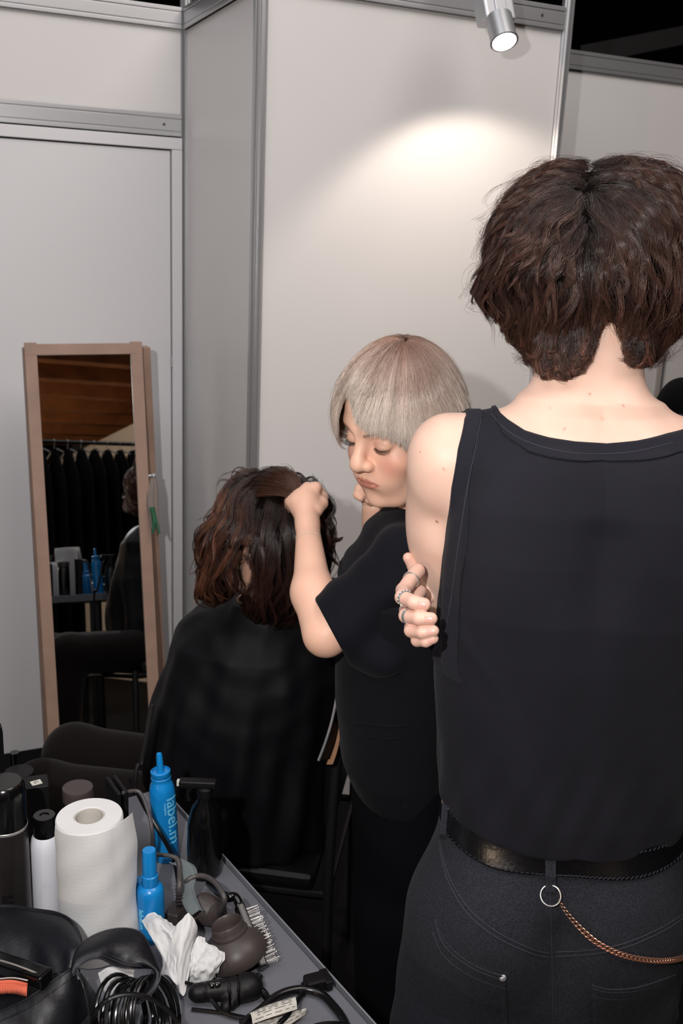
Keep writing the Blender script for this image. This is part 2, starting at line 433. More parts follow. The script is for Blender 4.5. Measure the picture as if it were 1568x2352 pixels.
def wallbox(mb, o, u0, u1, z0, z1, t0, t1, bev=0.0, du=WD, dn=WN):
    """box from o along du u0..u1, out dn t0..t1"""
    R = np.stack([du, dn, [0, 0, 1]], 1); c = o + du * (u0 + u1) / 2 + dn * (t0 + t1) / 2 + np.array([0, 0, (z0 + z1) / 2])
    mb.box(c, (abs(u1 - u0) / 2, abs(t1 - t0) / 2, (z1 - z0) / 2), R, bev)
def post(name, o, z1=2.54):
    mb = MB(); c = o.copy(); r = .021
    prof = []
    for k in range(8):      # octagonal system post with a groove on every face
        a0 = k * math.pi / 4 + math.pi / 8; a1 = a0 + math.pi / 4; A = np.array([math.cos(a0), math.sin(a0)]) * r; B = np.array([math.cos(a1), math.sin(a1)]) * r
        for t, dd in ((0, 0), (.36, 0), (.36, .007), (.64, .007), (.64, 0)):
            q = A + (B - A) * t; q = q * (1 - dd / r); prof.append(q)
    n = len(prof); v = []
    ang = math.atan2(WD[1], WD[0]); cs, sn = math.cos(ang), math.sin(ang)
    for z in (0, z1):
        for q in prof: v.append((c[0] + q[0] * cs - q[1] * sn, c[1] + q[0] * sn + q[1] * cs, z))
    f = [(i, (i + 1) % n, n + (i + 1) % n, n + i) for i in range(n)] + [tuple(range(n, 2 * n))]
    mb.add(v, f, False); return struct(mb.build(name, m_alu))
def rail(name, o, u0, u1, z0, z1, screws=(), du=WD, dn=WN):
    mb = MB(); h = z1 - z0; t = .017
    wallbox(mb, o, u0, u1, z0, z0 + h * .2, -t, t, .002, du, dn); wallbox(mb, o, u0, u1, z0 + h * .8, z1, -t, t, .002, du, dn)
    wallbox(mb, o, u0, u1, z0 + h * .23, z0 + h * .77, -t + .001, t - .001, .002, du, dn); wallbox(mb, o, u0, u1, z0, z1, -t + .006, t - .006, 0, du, dn)
    ob = struct(mb.build(name, m_alu))
    for s in screws:
        q = MB(); c = o + du * s + dn * t + np.array([0, 0, (z0 + z1) / 2]); q.lathe(c, [(.005, 0), (.005, .0006), (.0022, .0006), (.0022, -.001), (0, -.001)], 12, axes_to(dn))
        q.build('screw', mat('screw_steel', (90, 88, 88), .5, metal=.8), ob)
    return ob
def panel(name, o, u0, u1, z0, z1, du=WD, dn=WN):
    mb = MB(); wallbox(mb, o, u0, u1, z0, z1, -.002, .002, 0, du, dn); return struct(mb.build(name, m_panel))
mb = MB(); mb.box((0, 1.5, -.02), (6, 6, .02)); struct(mb.build('floor', m_floor))
KS_ = .87
_before = set(bpy.data.objects)
def bring_nearer(objs):
    for o in objs:
        if o.type == 'MESH':
            n = len(o.data.vertices); a = np.empty(n * 3); o.data.vertices.foreach_get('co', a); a = a.reshape(-1, 3); low = a[:, 2] < .05
            a = CC + (a - CC) * KS_; a[low, 2] = np.where(low, 0, 1)[low]; o.data.vertices.foreach_set('co', a.ravel()); o.data.update()
        elif o.type != 'CAMERA': o.location = Vector(CC + (np.array(o.location) - CC) * KS_)
# left wall with the door, running left of the corner post
panel('wall_left', K0, -2.6, -.95, 0, 2.44); panel('wall_left', K0, -.95, -.02, 2.15, 2.43)
rail('trim_1', K0, -2.6, -.02, 2.075, 2.15, (-.085,)); rail('trim_2', K0, -2.6, -.02, 2.43, 2.5)
post('trim_3', K0); post('trim_4', K0 - WD * .97)
# door
dm = MB(); wallbox(dm, K0, -.91, -.062, .01, 2.025, -.02, .012, .002); door = struct(dm.build('door_1', m_door))
fm = MB()
wallbox(fm, K0, -.95, -.02, 2.03, 2.07, -.02, .022, .003); wallbox(fm, K0, -.058, -.02, 0, 2.029, -.02, .022, .003); wallbox(fm, K0, -.95, -.912, 0, 2.029, -.02, .022, .003)
fm.build('door_frame', m_door, door)
hg = MB()
for z in (1.27, .35): 
    hg.lathe(K0 - WD * .0605 + WN * .016 + np.array([0, 0, z]), [(.004, -.02), (.004, .02)], 12)
hg.build('hinge', m_alu, door)
# return wall and its posts
panel('wall_back', K0, .02, RW - .02, 0, 2.44, WN, WD); rail('trim_5', K0, .02, RW - .02, 2.43, 2.5, (), WN, WD)
post('trim_6', S0); 
mb = MB(); wallbox(mb, S0, -.005, .003, 0, 2.5, .0215, .026); struct(mb.build('trim_7', m_alu))
# main wall
panel('wall_right', S0, .02, 1.04, 0, 2.44); rail('trim_8', S0, .02, 1.04, 2.43, 2.5, (.95,)); post('trim_9', E0, 2.56)
# set-back far wall
F0 = E0 - WN * .575
panel('wall_right', E0, -.575 + .02, -.02, 0, 2.44, WN, WD); rail('trim_10', E0, -.555, -.02, 2.43, 2.5, (), WN, WD)
panel('wall_right', F0, .02, 1.08, 0, 2.44); panel('wall_right', F0, 1.12, 2.1, 0, 2.44)
post('trim_11', F0); post('trim_12', F0 + WD * 1.10, 2.5); post('trim_13', F0 + WD * 2.12)
rail('trim_14', F0, .02, 1.08, 2.43, 2.5, (1.05,)); rail('trim_15', F0, 1.12, 2.1, 2.43, 2.5)
_walls = [o for o in bpy.data.objects if o not in _before]
# black hall above and its steel beam
mb = MB(); mb.box((2.0, 8.0, 5.2), (9, 5, .1)); mb.box((2, 13, 3), (9, .1, 3)); struct(mb.build('ceiling', m_black))
mb = MB(); a = atP(1370, 120, (0, 6.5, 3.2), np.array([0, 1., 0])); b = a + (atP(1640, 66, (0, 7.2, 3.3), np.array([0, 1., 0])) - a) * 1.6
a = a - (b - a) * .05
mb.box((a + b) / 2, (np.linalg.norm(b - a) / 2, .05, .055), np.stack([(b - a) / np.linalg.norm(b - a), np.cross([0, 0, 1], (b - a) / np.linalg.norm(b - a)), [0, 0, 1]], 1))
struct(mb.build('trim_16', m_darksteel))
# behind the camera: white booth wall and timber roof (seen in the mirror)
mb = MB(); mb.box((1.55, -3.5, 1.15), (.02, 2.6, 1.15)); struct(mb.build('wall_side', m_panel))
mb = MB(); mb.box((-1.2, -6.1, 1.5), (3.2, .03, 1.5)); struct(mb.build('wall_near', m_black))
for k in range(7):
    mb = MB(); mb.box((-.5, -1.5 - k * .6, 2.60), (2.6, .06, .11), bev=.006); struct(mb.build('trim_%d' % (20 + k), m_wood))
for k in range(2):
    mb = MB(); mb.box((-.75 + k * 1.0, -3.6, 2.87), (.06, 2.3, .05), bev=.006); struct(mb.build('trim_%d' % (28 + k), m_wood))
mb = MB(); mb.box((-.5, -3.3, 2.90), (2.6, 2.4, .015)); struct(mb.build('trim_30', m_wood))
area('timber_roof_lamp', (-2.4, -2.0, 1.7), (.3, -2.6, 2.9), .3, 60.0, (1.0, .74, .5))
# ================================================================ SPOTLIGHT
m_chrome = mat('satin_chrome', (176, 178, 182), .36, metal=.6)
m_lens = mat('lit_lamp_face', (255, 250, 240), .3, emit=((255, 246, 232), 14))
lp = D(1152, 72, 2.80)
aim = lp - WN * ((lp - S0) @ WN) - np.array([0, 0, 1.4]) + WD * .3; ld = aim - lp; ld /= np.linalg.norm(ld); 
axis = (D(1156, 92, 2.785) - D(1140, 26, 2.81)); axis /= np.linalg.norm(axis); axis /= np.linalg.norm(axis)
_before = set(bpy.data.objects); sp = empty('spotlight', lp, 'silver arm spotlight with a lit round face, clamped on top of the white wall', 'spotlight')
Ra = axes_to(axis)
mb = MB(); mb.lathe(lp, [(.006, -.055), (.030, -.05), (.0375, -.045), (.0375, .028), (.040, .03), (.040, .036), (.034, .036), (.032, .022), (0, .022)], 40, Ra); mb.build('lamp_head', m_chrome, sp)
mb = MB(); mb.lathe(lp + axis * .0255, [(.0305, -.002), (.0305, .003), (.02, .006), (0, .007)], 40, Ra); mb.build('lamp_face', m_lens, sp)
jb = lp - axis * .062
mb = MB(); mb.tube([lp - axis * .045, jb - axis * .02], .008, 12, smoothc=False); mb.box(jb, (.022, .006, .012), Ra, .002); mb.build('swivel_joint', m_chrome, sp)
top = D(1132, 6, 2.84) + np.array([0, 0, .0]); Rt = axes_to(D(1118, -60, 2.84) - D(1134, 30, 2.84), WN)
mb = MB(); mb.box(top, (.050, .030, .062), Rt, .008); mb.box(top + Rt @ np.array([.0, -.031, 0]), (.018, .004, .055), Rt, .002); mb.box(top + Rt @ np.array([.0, .031, 0]), (.018, .004, .055), Rt, .002); mb.build('transformer_box', m_chrome, sp)
wt = S0 + WD * ((top - S0) @ WD) + np.array([0, 0, 2.52])
mb = MB(); mb.tube([top + np.array([0, 0, .05]), top + np.array([0, 0, .09]), (top + wt) / 2 + np.array([0, 0, .1]), wt + np.array([0, 0, .03]), wt], .009, 12); mb.build('arm', m_chrome, sp)
mb = MB(); mb.box(wt + np.array([0, 0, -.01]), (.02, .024, .03), RB, .003); mb.build('clamp', m_chrome, sp)
l = bpy.data.lights.new('spot_lamp', 'SPOT'); l.energy = 12; l.color = (1, .86, .74); l.spot_size = rad(120); l.spot_blend = .35; l.shadow_soft_size = .03
lo = bpy.data.objects.new('spot_lamp', l); col.objects.link(lo); lo.location = lp + axis * .05
lo.rotation_euler = Vector(ld).to_track_quat('-Z', 'Y').to_euler()
bpy.context.view_layer.update()
_sp = [o for o in bpy.data.objects if o not in _before]
bring_nearer(_walls + _sp)
for o in _sp:
    if o.parent: o.matrix_parent_inverse = Matrix.Translation(-sp.location)
K0, S0, E0, F0 = [CC * [1, 1, 0] + (q - CC * [1, 1, 0]) * KS_ for q in (K0, S0, E0, F0)]
# ================================================================ MIRROR
m_oak = mat('pale_wood', (150, 122, 106), .55, mottle=(14, .12), bump=(60, .1, .001))
m_mirror = mat('mirror_glass', (235, 238, 238), .01, metal=1.0)
TL = atY(55, 788, 2.86); MY = rad(73.5); mw0 = np.array([math.sin(MY), math.cos(MY), 0]); mn = np.array([mw0[1], -mw0[0], 0])
TR = atP(325, 790, TL, mn); MWd = np.linalg.norm(TR - TL); mx = mw0; lean = rad(10.5); HM = TL[2] / math.cos(lean) - .02
mu = np.array([0, 0, math.cos(lean)]) - mn * math.sin(lean); mnn = mn * math.cos(lean) + np.array([0, 0, math.sin(lean)])
_r = rad(1.3); mx, mu = mx * math.cos(_r) + mu * math.sin(_r), mu * math.cos(_r) - mx * math.sin(_r)
mir = empty('standing_mirror', TL, 'tall narrow floor mirror in a pale wooden frame leaning before the white door', 'mirror')
Rm = np.stack([mx, mu, np.cross(mx, mu)], 1); cM = TL + mx * MWd / 2 - mu * HM / 2; fw = .040 / 2
mb = MB()
mb.box(cM + mu * (HM / 2 - fw), (MWd / 2, fw * .8, .017), Rm, .002); mb.box(cM - mu * (HM / 2 - fw), (MWd / 2, fw, .017), Rm, .002)
for s in (-1, 1): mb.box(cM + mx * s * (MWd / 2 - fw * .85), (fw * .85, HM / 2, .0165), Rm, .002)
mb.build('frame', m_oak, mir)
mb = MB(); mb.box(cM + mnn * .002, (MWd / 2 - .02, HM / 2 - .02, .004), Rm); mb.build('mirror_glass', m_mirror, mir)
for s, dx in ((-1, .0), (1, .055)):
    tp = cM + mx * s * (MWd / 2 + .006 + (.006 if s > 0 else -.012)) + mu * (HM / 2 - .012) - mnn * .03
    ft = cM + mx * s * (MWd / 2 - .005 + dx) - mnn * .20; ft[2] = .0
    d = tp - ft; L_ = np.linalg.norm(d); d /= L_; mb = MB(); xx = np.cross(d, WN); xx /= np.linalg.norm(xx)
    mb.box((tp + ft) / 2, (.011, .022, L_ / 2), np.stack([xx, np.cross(d, xx), d], 1), .002); mb.build('leg', m_oak, mir)
def mreflect(x, y, Yp):
    p = atP(x, y, cM, mnn); d = ray(x, y); d = d - 2 * (d @ mnn) * mnn; return p + d * (Yp - p[1]) / d[1]
print('MIRROR', [np.round(mreflect(*q, -1.0), 2) for q in ((130, 830), (300, 830), (130, 972), (320, 975), (170, 1000), (330, 1000), (350, 1380), (170, 1600), (200, 1300))])
# bracelet and ribbons hung on the mirror's side knob
kb = min([cM + mx * (MWd / 2 + .016) + mu * t for t in np.linspace(-.6, .6, 120)], key=lambda p: abs(proj(p)[1] - 1094))
kn = empty('key_cord', kb, 'small silver key ring with beige and green ribbons hung on the side of the mirror', 'keys')
mb = MB()
mb.lathe(kb, [(0, -.008), (.006, -.006), (.0085, 0), (.006, .006), (0, .008)], 16); mb.tube([kb - mx * .022, kb], .004, smoothc=False)
mb.build('ring', m_chrome, kn)
kx, ky = proj(kb); kd = (kb - CC) @ CF; KQ = lambda x, y, dd=0: D(x - 366 + kx, y, kd + dd)
mb = MB()
for i, (x0, x1) in enumerate(((352, 355), (358, 364), (366, 372))):
    mb.tube([KQ(362 + i * 3, 1098, -.004), KQ(x0 + 4, 1130, -.01), KQ(x0 + 5, 1165, -.015), KQ(x1 + 6, 1215, -.02)], [.004, .009, .008, .003], 8)
mb.build('ribbon', mat('beige_ribbon', (120, 108, 102), .7), kn)
mb = MB()
mb.tube([KQ(362, 1165, -.03), KQ(367, 1195, -.03), KQ(364, 1225, -.03)], [.008, .006, .003], 8); mb.tube([KQ(364, 1168, -.03), KQ(372, 1198, -.03), KQ(380, 1226, -.03)], [.006, .005, .003], 8)
mb.build('tassel', mat('green_tassel', (28, 88, 58), .7), kn)

# ================================================================ CLOTHES RACK BEHIND THE CAMERA (seen in the mirror)
m_cloth = mat('black_garment_cloth', (14, 13, 15), .9, spec=.1, mottle=(8, .2)); m_cloth2 = mat('slate_blue_shirt', (70, 78, 96), .8, mottle=(14, .3)); m_cloth3 = mat('plum_cloth', (58, 44, 62), .8, mottle=(18, .3))
m_rack = mat('black_rack_tube', (14, 14, 15), .35, metal=.4)
RY = -.50; rz = 1.72
rk = empty('clothes_rack', (.25, RY, 0), 'black tubular garment rack full of dark clothes, seen only in the floor mirror', 'clothes rack')
mb = MB(); mb.tube([(-.35, RY, rz), (.90, RY, rz)], .013, 12, smoothc=False); mb.build('rail', m_rack, rk)
for s in (-.35, .90):
    mb = MB(); mb.tube([(s, RY, .03), (s, RY, rz)], .012, 12, smoothc=False); mb.build('upright', m_rack, rk)
    mb = MB(); mb.tube([(s, RY - .22, .02), (s, RY + .22, .02)], .012, 12, smoothc=False); mb.build('foot', m_rack, rk)
gar = [(-.16, m_cloth2, .62, 'slate blue shirt on the clothes rack reflected at the left of the mirror', 'shirt'), (-.10, m_cloth3, .66, 'plum coloured top next to the slate blue shirt on the reflected rack', 'top')] + [(-.03 + i * .085, m_cloth, (1.25, 1.3, 1.28, 1.22, .95, .90, .92, .9, .88)[i], 'black garment hanging on the clothes rack reflected in the mirror', 'garment') for i in range(9)]
for gi, (gx, gm, gl, lab, cat) in enumerate(gar):
    g = empty('hanging_garment', (gx, RY, rz), lab, cat, 'black garments on the reflected rack' if gi > 1 else None)
    mb = MB(); mb.tube([(gx, RY - .012, rz + .004), (gx, RY, rz + .0175), (gx, RY + .015, rz + .004), (gx, RY + .004, rz - .022), (gx, RY, rz - .045)], .0022, 6); mb.tube([(gx, RY - .19, rz - .095), (gx, RY - .08, rz - .062), (gx, RY, rz - .045), (gx, RY + .08, rz - .062), (gx, RY + .19, rz - .095)], .005, 8); mb.build('hanger', m_chrome, g)
    r = np.random.default_rng(gi); G = []
    for u in np.linspace(0, 2 * math.pi, 41):
        row = []
        for v in np.linspace(0, 1, 16):
            hw = .055 + .15 * min(1, v * 7) + .02 * v; t_ = .012 + .013 * min(1, v * 5) + .005 * math.sin(u * 5 + gi + v * 3); yv = math.cos(u) * hw; sh = -.04 * (abs(math.cos(u)) * min(1, v * 7)) * (1 - v)
            row.append((gx + .09 * 0 + math.sin(u) * t_, RY + yv, rz - .045 - v * gl + sh))
        G.append(row)
    mb = MB(); mb.sheet(G); nv = 16; mb.build('cloth', gm, g)
# ================================================================ MAN SEEN FROM BEHIND
m_skin = mat('skin', (232, 196, 178), .48, spec=.4, attr='col', bump=(350, .12, .0006), sss=.25)
m_nail = mat('fingernail', (224, 170, 156), .22, spec=.6)
m_scalp = mat('scalp_hair', (14, 10, 9), .95, spec=.05)
m_hair = mat('hair', (60, 40, 34), .30, spec=.65, attr='col')
m_tank = mat('ribbed_black_cotton', (30, 30, 37), .85, spec=.15, sheen=.03, mottle=(9, .12), wave=[('X', 150, .4, .0008, (0, 0, 0))])
m_bind = mat('ribbed_binding', (34, 34, 42), .85, spec=.15, sheen=.03, wave=[('Z', 150, .6, .0012, (0, .15, 0))])
m_bindc = mat('ribbed_collar', (34, 34, 42), .85, spec=.15, sheen=.03, wave=[('X', 150, .6, .0012, (0, 0, 0))])
m_denim = mat('black_denim', (46, 48, 56), .8, spec=.2, sheen=.03, mottle=(520, .55), bump=(45, .3, .008), wave=[('DIAGONAL', 260, .6, .001, (0, 0, 0))])
m_thread = mat('dark_thread', (58, 60, 70), .8)
m_leather = mat('black_leather', (14, 14, 17), .28, spec=.6, bump=(160, .3, .0015))
m_steel = mat('polished_steel', (225, 223, 220), .33, metal=.85)
m_rose = mat('rose_gold_metal', (232, 176, 150), .34, metal=.85)
skinc = lambda V, seed=0: np.array(lin((226, 190, 172)))[None] * (1 + .035 * noise3(V, 60, seed)[:, None] + .02 * noise3(V, 260, seed + 1)[:, None] * np.array([0, 1, 1.]))
MX = .345                      # the man's midline
# torso cross-sections: height, centre y, half width, half depth
tz = [0.86, .95, 1.03, 1.10, 1.18, 1.26, 1.34, 1.41, 1.46, 1.50, 1.53]
ty = [1.37, 1.37, 1.37, 1.37, 1.37, 1.37, 1.375, 1.38, 1.39, 1.395, 1.40]
tx = [.150, .148, .160, .175, .188, .196, .192, .182, .168, .135, .085]
td = [.112, .108, .108, .112, .118, .124, .122, .112, .096, .075, .05]
def torso(P):
    d = loft(P, tz, MX, ty, tx, td, 2.25)
    X = np.abs(P[..., 0] - MX)
    Q = P.copy(); Q[..., 0] = X
    d = smin(d, cap(Q, (.03, 1.395, 1.505), (.155, 1.385, 1.482), .045, .038), .05)   # trapezius slope
    d = smin(d, ell(Q, (.085, 1.295, 1.37), (.07, .03, .10)), .09)                      # shoulder blade
    d = smax(d, -cap(P, (MX, 1.232, 1.0), (MX, 1.232, 1.38), .010), .05)              # spine furrow
    return d
def neck(P):
    d = cap(P, (MX - .006, 1.40, 1.47), (MX - .008, 1.43, 1.62), .066, .064)
    d = smin(d, cap(P, (MX - .044, 1.385, 1.50), (MX - .042, 1.415, 1.64), .036, .030), .03)
    d = smin(d, cap(P, (MX + .03, 1.375, 1.50), (MX + .034, 1.405, 1.64), .034, .030), .03)
    return d
SHL = (.147, 1.395, 1.462); ELL = (.166, 1.50, 1.175)
def arms(P):
    d = ell(P, (.150, 1.388, 1.440), (.056, .056, .072))
    d = smin(d, cap(P, SHL, ELL, .047, .038), .03)
    d = smin(d, ell(P, (.142, 1.43, 1.36), (.044, .046, .10)), .03)
    d = smin(d, cap(P, (.155, 1.40, 1.33), (.172, 1.45, 1.20), .04, .034), .02)
    d = smin(d, chain(P, [ELL, (.30, 1.54, 1.20), (.42, 1.52, 1.23)], [.037, .032, .025], .02), .02)
    SR = (2 * MX - .147, 1.395, 1.462)
    d2 = ell(P, (2 * MX - .150, 1.388, 1.440), (.056, .056, .072))
    d2 = smin(d2, chain(P, [SR, (2 * MX - .166, 1.51, 1.18), (.33, 1.565, 1.25), (.20, 1.50, 1.275)], [.047, .038, .033, .026], .02), .03)
    return np.minimum(d, d2)
def head_m(P):
    d = ell(P, (MX - .018, 1.475, 1.725), (.075, .094, .100)); d = smin(d, ell(P, (MX - .016, 1.50, 1.68), (.062, .07, .085)), .04)
    d = smin(d, cap(P, (MX - .016, 1.53, 1.64), (MX - .016, 1.55, 1.63), .03, .02), .03)
    d = smin(d, cap(P, (MX - .016, 1.555, 1.72), (MX - .016, 1.578, 1.69), .009, .013), .015)
    for s in (-1, 1): d = smin(d, ell(P, (MX - .016 + s * .08, 1.47, 1.70), (.012, .022, .032)), .006)
    return d
def man_skin(P):
    d = smin(torso(P), neck(P), .045); d = smin(d, arms(P), .022); d = smin(d, head_m(P), .02)
    return d
# crease where forearm and upper arm meet
def man_body(P):
    d = man_skin(P)
    d = np.where(P[..., 2] < .93, np.maximum(d, .90 - P[..., 2]), d)
    d = np.minimum(d, 9)
    # legs and feet under the jeans
    for s, fy in ((-1, 0.0), (1, .05)):
        d = smin(d, chain(P, [(MX + s * .085, 1.37, .92), (MX + s * .10, 1.36 + fy, .50), (MX + s * .11, 1.37 + fy, .09)], [.085, .055, .04], .02), .03)
    # pinched crease along the upper arm
    d = smax(d, -chain(P, [D(958, 1232, 1.345), D(975, 1290, 1.345), D(988, 1360, 1.345), D(996, 1440, 1.345)], [.0015, .003, .003, .002], .003), .006)
    return d
def hand_m(P):
    """right hand wrapped round the left upper arm: four bent fingers and a thumb"""
    d = chain(P, [(.20, 1.50, 1.285), (.155, 1.465, 1.285), (.138, 1.435, 1.27)], [.026, .028, .022], .02)
    d = smin(d, ell(P, (.140, 1.445, 1.255), (.022, .036, .036)), .02)
    for pts, rs in FING: d = smin(d, chain(P, pts, rs, .003), .0025)
    d = smin(d, chain(P, THUMB, [.014, .0105, .0092, .0080], .004), .006)
    return d
# finger joints: knuckle (behind the arm), middle joint, end joint, tip
FD = 1.352
FING = [
    ([D(958, 1312, 1.44), D(926, 1356, 1.40), D(924, 1372, FD + .008), D(950, 1383, FD - .018), D(974, 1388, FD - .022)], [.0115, .0105, .0102, .0094, .0088]),
    ([D(962, 1360, 1.44), D(934, 1402, 1.40), D(933, 1414, FD + .002), D(962, 1420, FD - .022), D(990, 1421, FD - .026)], [.0110, .0104, .0102, .0094, .0086]),
    ([D(970, 1400, 1.44), D(945, 1440, 1.40), D(944, 1448, FD), D(970, 1452, FD - .020), D(995, 1449, FD - .024)], [.0105, .0098, .0094, .0086, .0078]),
    ([D(978, 1440, 1.44), D(960, 1466, 1.40), D(958, 1471, FD), D(978, 1473, FD - .016), D(995, 1467, FD - .020)], [.0095, .0088, .0084, .0078, .0070])]
THUMB = [D(990, 1362, 1.50), D(966, 1326, 1.495), D(950, 1302, 1.49), D(937, 1281, 1.485)]
man = empty('person', (MX, 1.4, 0), 'person seen from behind with tousled brown hair, ribbed black tank top and jeans', 'person')
V1, F1 = mesh_sdf(man_body, (.03, 1.15, 0), (.68, 1.72, 1.88), .0034); V1 = relax(V1, F1, 1)
V2, F2 = mesh_sdf(hand_m, (.05, 1.19, 1.18), (.24, 1.56, 1.37), .0014); V2 = relax(V2, F2, 1)
V = np.concatenate([V1, V2]); F = np.concatenate([F1, F2 + len(V1)]); C_ = skinc(V)
for (x, y, dd, rr, cc) in ((1003, 1198, 1.34, .0022, (150, 84, 64)), (1020, 1078, 1.33, .0020, (226, 140, 130)), (1352, 905, 1.32, .0018, (190, 120, 100)), (1296, 985, 1.32, .0018, (206, 130, 112)), (1262, 937, 1.32, .0022, (220, 165, 150)), (1384, 962, 1.31, .0022, (216, 140, 125)), (965, 1038, 1.36, .0016, (190, 140, 120)), (1430, 932, 1.32, .0015, (190, 120, 100))):
    q = march(man_skin, [(x, y)])[0]; mk = np.linalg.norm(V - q, axis=1); t = np.clip(1.4 - mk / rr, 0, 1)[:, None]; C_ = C_ * (1 - t) + np.array(lin(cc)) * t
# fingers and knuckles a little pinker
tt = np.zeros(len(V)); tt[len(V1):] = .5; C_ = C_ * (1 - tt[:, None] * np.array([0.02, .16, .16]))
np_mesh('body', V, F, m_skin, man, C_)
# nails on the four finger tips
for i, (pts, rs) in enumerate(FING):
    a, b = pts[-2], pts[-1]; ax = (b - a) / np.linalg.norm(b - a); tc = CC - b; tc -= ax * (tc @ ax); tc /= np.linalg.norm(tc)
    up = np.cross(ax, tc); R = np.stack([ax, up, tc], 1); mb = MB(); G = []
    for u in np.linspace(-1, 1, 9):
        row = []
        for v in np.linspace(-1, 1, 9):
            rr = rs[-1] + .0006; wv = .62 * math.sqrt(max(0, 1 - .75 * max(u, -.6) ** 4)); an = v * wv
            row.append(b + R @ np.array([-.0025 + u * .0062, math.sin(an) * rr * .98, math.cos(an) * rr * .99 - .0006 * abs(u) ** 3]))
        G.append(row)
    mb.sheet(G, .0005); mb.build('fingernail', m_nail, man)
# rings
def ring_on(i, t, seg, wd, parent, studs=False):
    pts, rs = FING[i]; a, b = pts[seg], pts[seg + 1]; c = a + (b - a) * t; ax = (b - a) / np.linalg.norm(b - a); R = axes_to(ax); rr = rs[seg] + (rs[seg + 1] - rs[seg]) * t
    mb = MB(); r0 = rr + .0002; r1 = rr + .0015
    mb.lathe(c, [(r0, -wd), (r1, -wd * .8), (r1 + .0002, 0), (r1, wd * .8), (r0, wd), (r0 - .0006, 0), (r0, -wd)], 40, R)
    if studs:
        for k in range(14):
            an = k * 2 * math.pi / 14; q = c + R @ np.array([math.cos(an) * r1, math.sin(an) * r1, 0]); mb.lathe(q, [(0, -.0012), (.0009, -.0006), (.0012, 0), (.0009, .0006), (0, .0012)], 8, R)
    return mb.build('ring', m_steel, parent)
r1 = ring_on(0, .25, 2, .0024, man, True); r2 = ring_on(1, .22, 2, .0026, man); r3 = ring_on(0, .45, 0, .0018, man)
# ---- tank top
def tarm(P): return smin(torso(P), arms(P), .022)
axl = march(tarm, [(1070, 948), (1066, 960), (1051, 1030), (1036, 1120), (1026, 1200), (1015, 1280), (1005, 1370), (999, 1440), (1003, 1475), (1014, 1500)])
az = np.array([q[2] for q in axl])[::-1]; axx = np.array([q[0] for q in axl])[::-1]; ZU = axl[-1][2]
nkp = march(torso, [(1143, 942), (1165, 962), (1205, 988), (1260, 1004), (1320, 1013), (1390, 1017), (1460, 1011), (1530, 995), (1570, 985)])
nx = nkp[:, 0]; nz = nkp[:, 2]
def arm_cut(P):
    X = MX - np.abs(P[..., 0] - MX); xb = np.interp(P[..., 2], az, axx)
    return -np.maximum(X - xb, ZU - P[..., 2])          # >0 where the arm hole opens
def neck_cut(P):
    X = P[..., 0]; X = np.where(X > MX + .02, X, X)
    zb = np.interp(X, nx, nz); zb = np.where(X < nx[0], nz[0] + (nx[0] - X) * 3, zb); zb = np.where(X > 2 * MX - nx[0], nz[0] + (X - 2 * MX + nx[0]) * 3, np.where(X > nx[-1], nz[-1] + (X - nx[-1]) * .75, zb))
    zb = zb - np.clip(P[..., 1] - 1.42, 0, 1) * .8
    return (P[..., 2] - zb) * .9
def drape(P):
    d = np.where(P[..., 2] > 1.1, tarm(P), torso(P))
    z = P[..., 2]
    # the jersey falls straight from the ribs and blouses over the belt
    d2 = loft(P, [.87, .90, .95, 1.04, 1.12, 1.2, 1.26, 1.45], [MX + .014, MX + .014, MX + .014, MX + .012, MX + .008, MX + .004, MX, MX], 1.37, [.163, .178, .186, .193, .197, .196, .185, .12], [.106, .121, .123, .120, .122, .122, .118, .06], 2.25)
    d = smin(d, d2, .03)
    f = np.exp(-((z - .97) / .09) ** 2); ang = np.arctan2(P[..., 1] - 1.37, P[..., 0] - MX)
    w_ = .0022 * f * (np.sin(ang * 9 + z * 26) + .6 * np.sin(ang * 17 - z * 38 + 1)) + .0016 * np.sin(ang * 5 + z * 11) * np.clip((1.25 - z) * 4, 0, 1)
    e = np.abs(P[..., 0] - MX); w_ = w_ + .003 * np.exp(-((z - 1.16 - (e - .12) * 1.2) / .018) ** 2) * np.clip(e * 12 - 1.1, 0, 1)
    return d - .0035 - w_
def hemz(P): return .903 + (P[..., 1] - 1.25) * .16 + .003 * np.sin(P[..., 0] * 40) + .008 * np.clip((MX - P[..., 0]) * 6, -1, 1)
def tank(P): 
    d = drape(P); d = smax(d, arm_cut(P), .002); d = smax(d, neck_cut(P), .002); return smax(d, hemz(P) - P[..., 2], .004)
top_ = sdf_obj('tank_top', tank, (.12, 1.2, .86), (.60, 1.54, 1.60), .0026, m_tank, man)
def bindA(P):
    g = arm_cut(P); d = drape(P) - .0018; d = smax(d, g, .0015); d = smax(d, -(g + .021), .002); d = np.maximum(d, neck_cut(P) - .002); return np.where(np.abs(P[..., 0] - MX) < .06, .05, d)
def bindN(P):
    g = neck_cut(P); d = drape(P) - .0026; d = smax(d, g, .0015); d = smax(d, -(g + .019), .002); d = np.maximum(d, arm_cut(P)); return np.where(P[..., 2] < 1.38, .05, d)
sdf_obj('armhole_binding', bindA, (.12, 1.2, 1.15), (.26, 1.50, 1.58), .0017, m_bind, top_, largest=True)
sdf_obj('armhole_binding', bindA, (MX, 1.2, 1.15), (.58, 1.54, 1.58), .0022, m_bind, top_, largest=True)
sdf_obj('neck_binding', bindN, (.16, 1.24, 1.44), (.54, 1.50, 1.60), .0015, m_bindc, top_, largest=True)
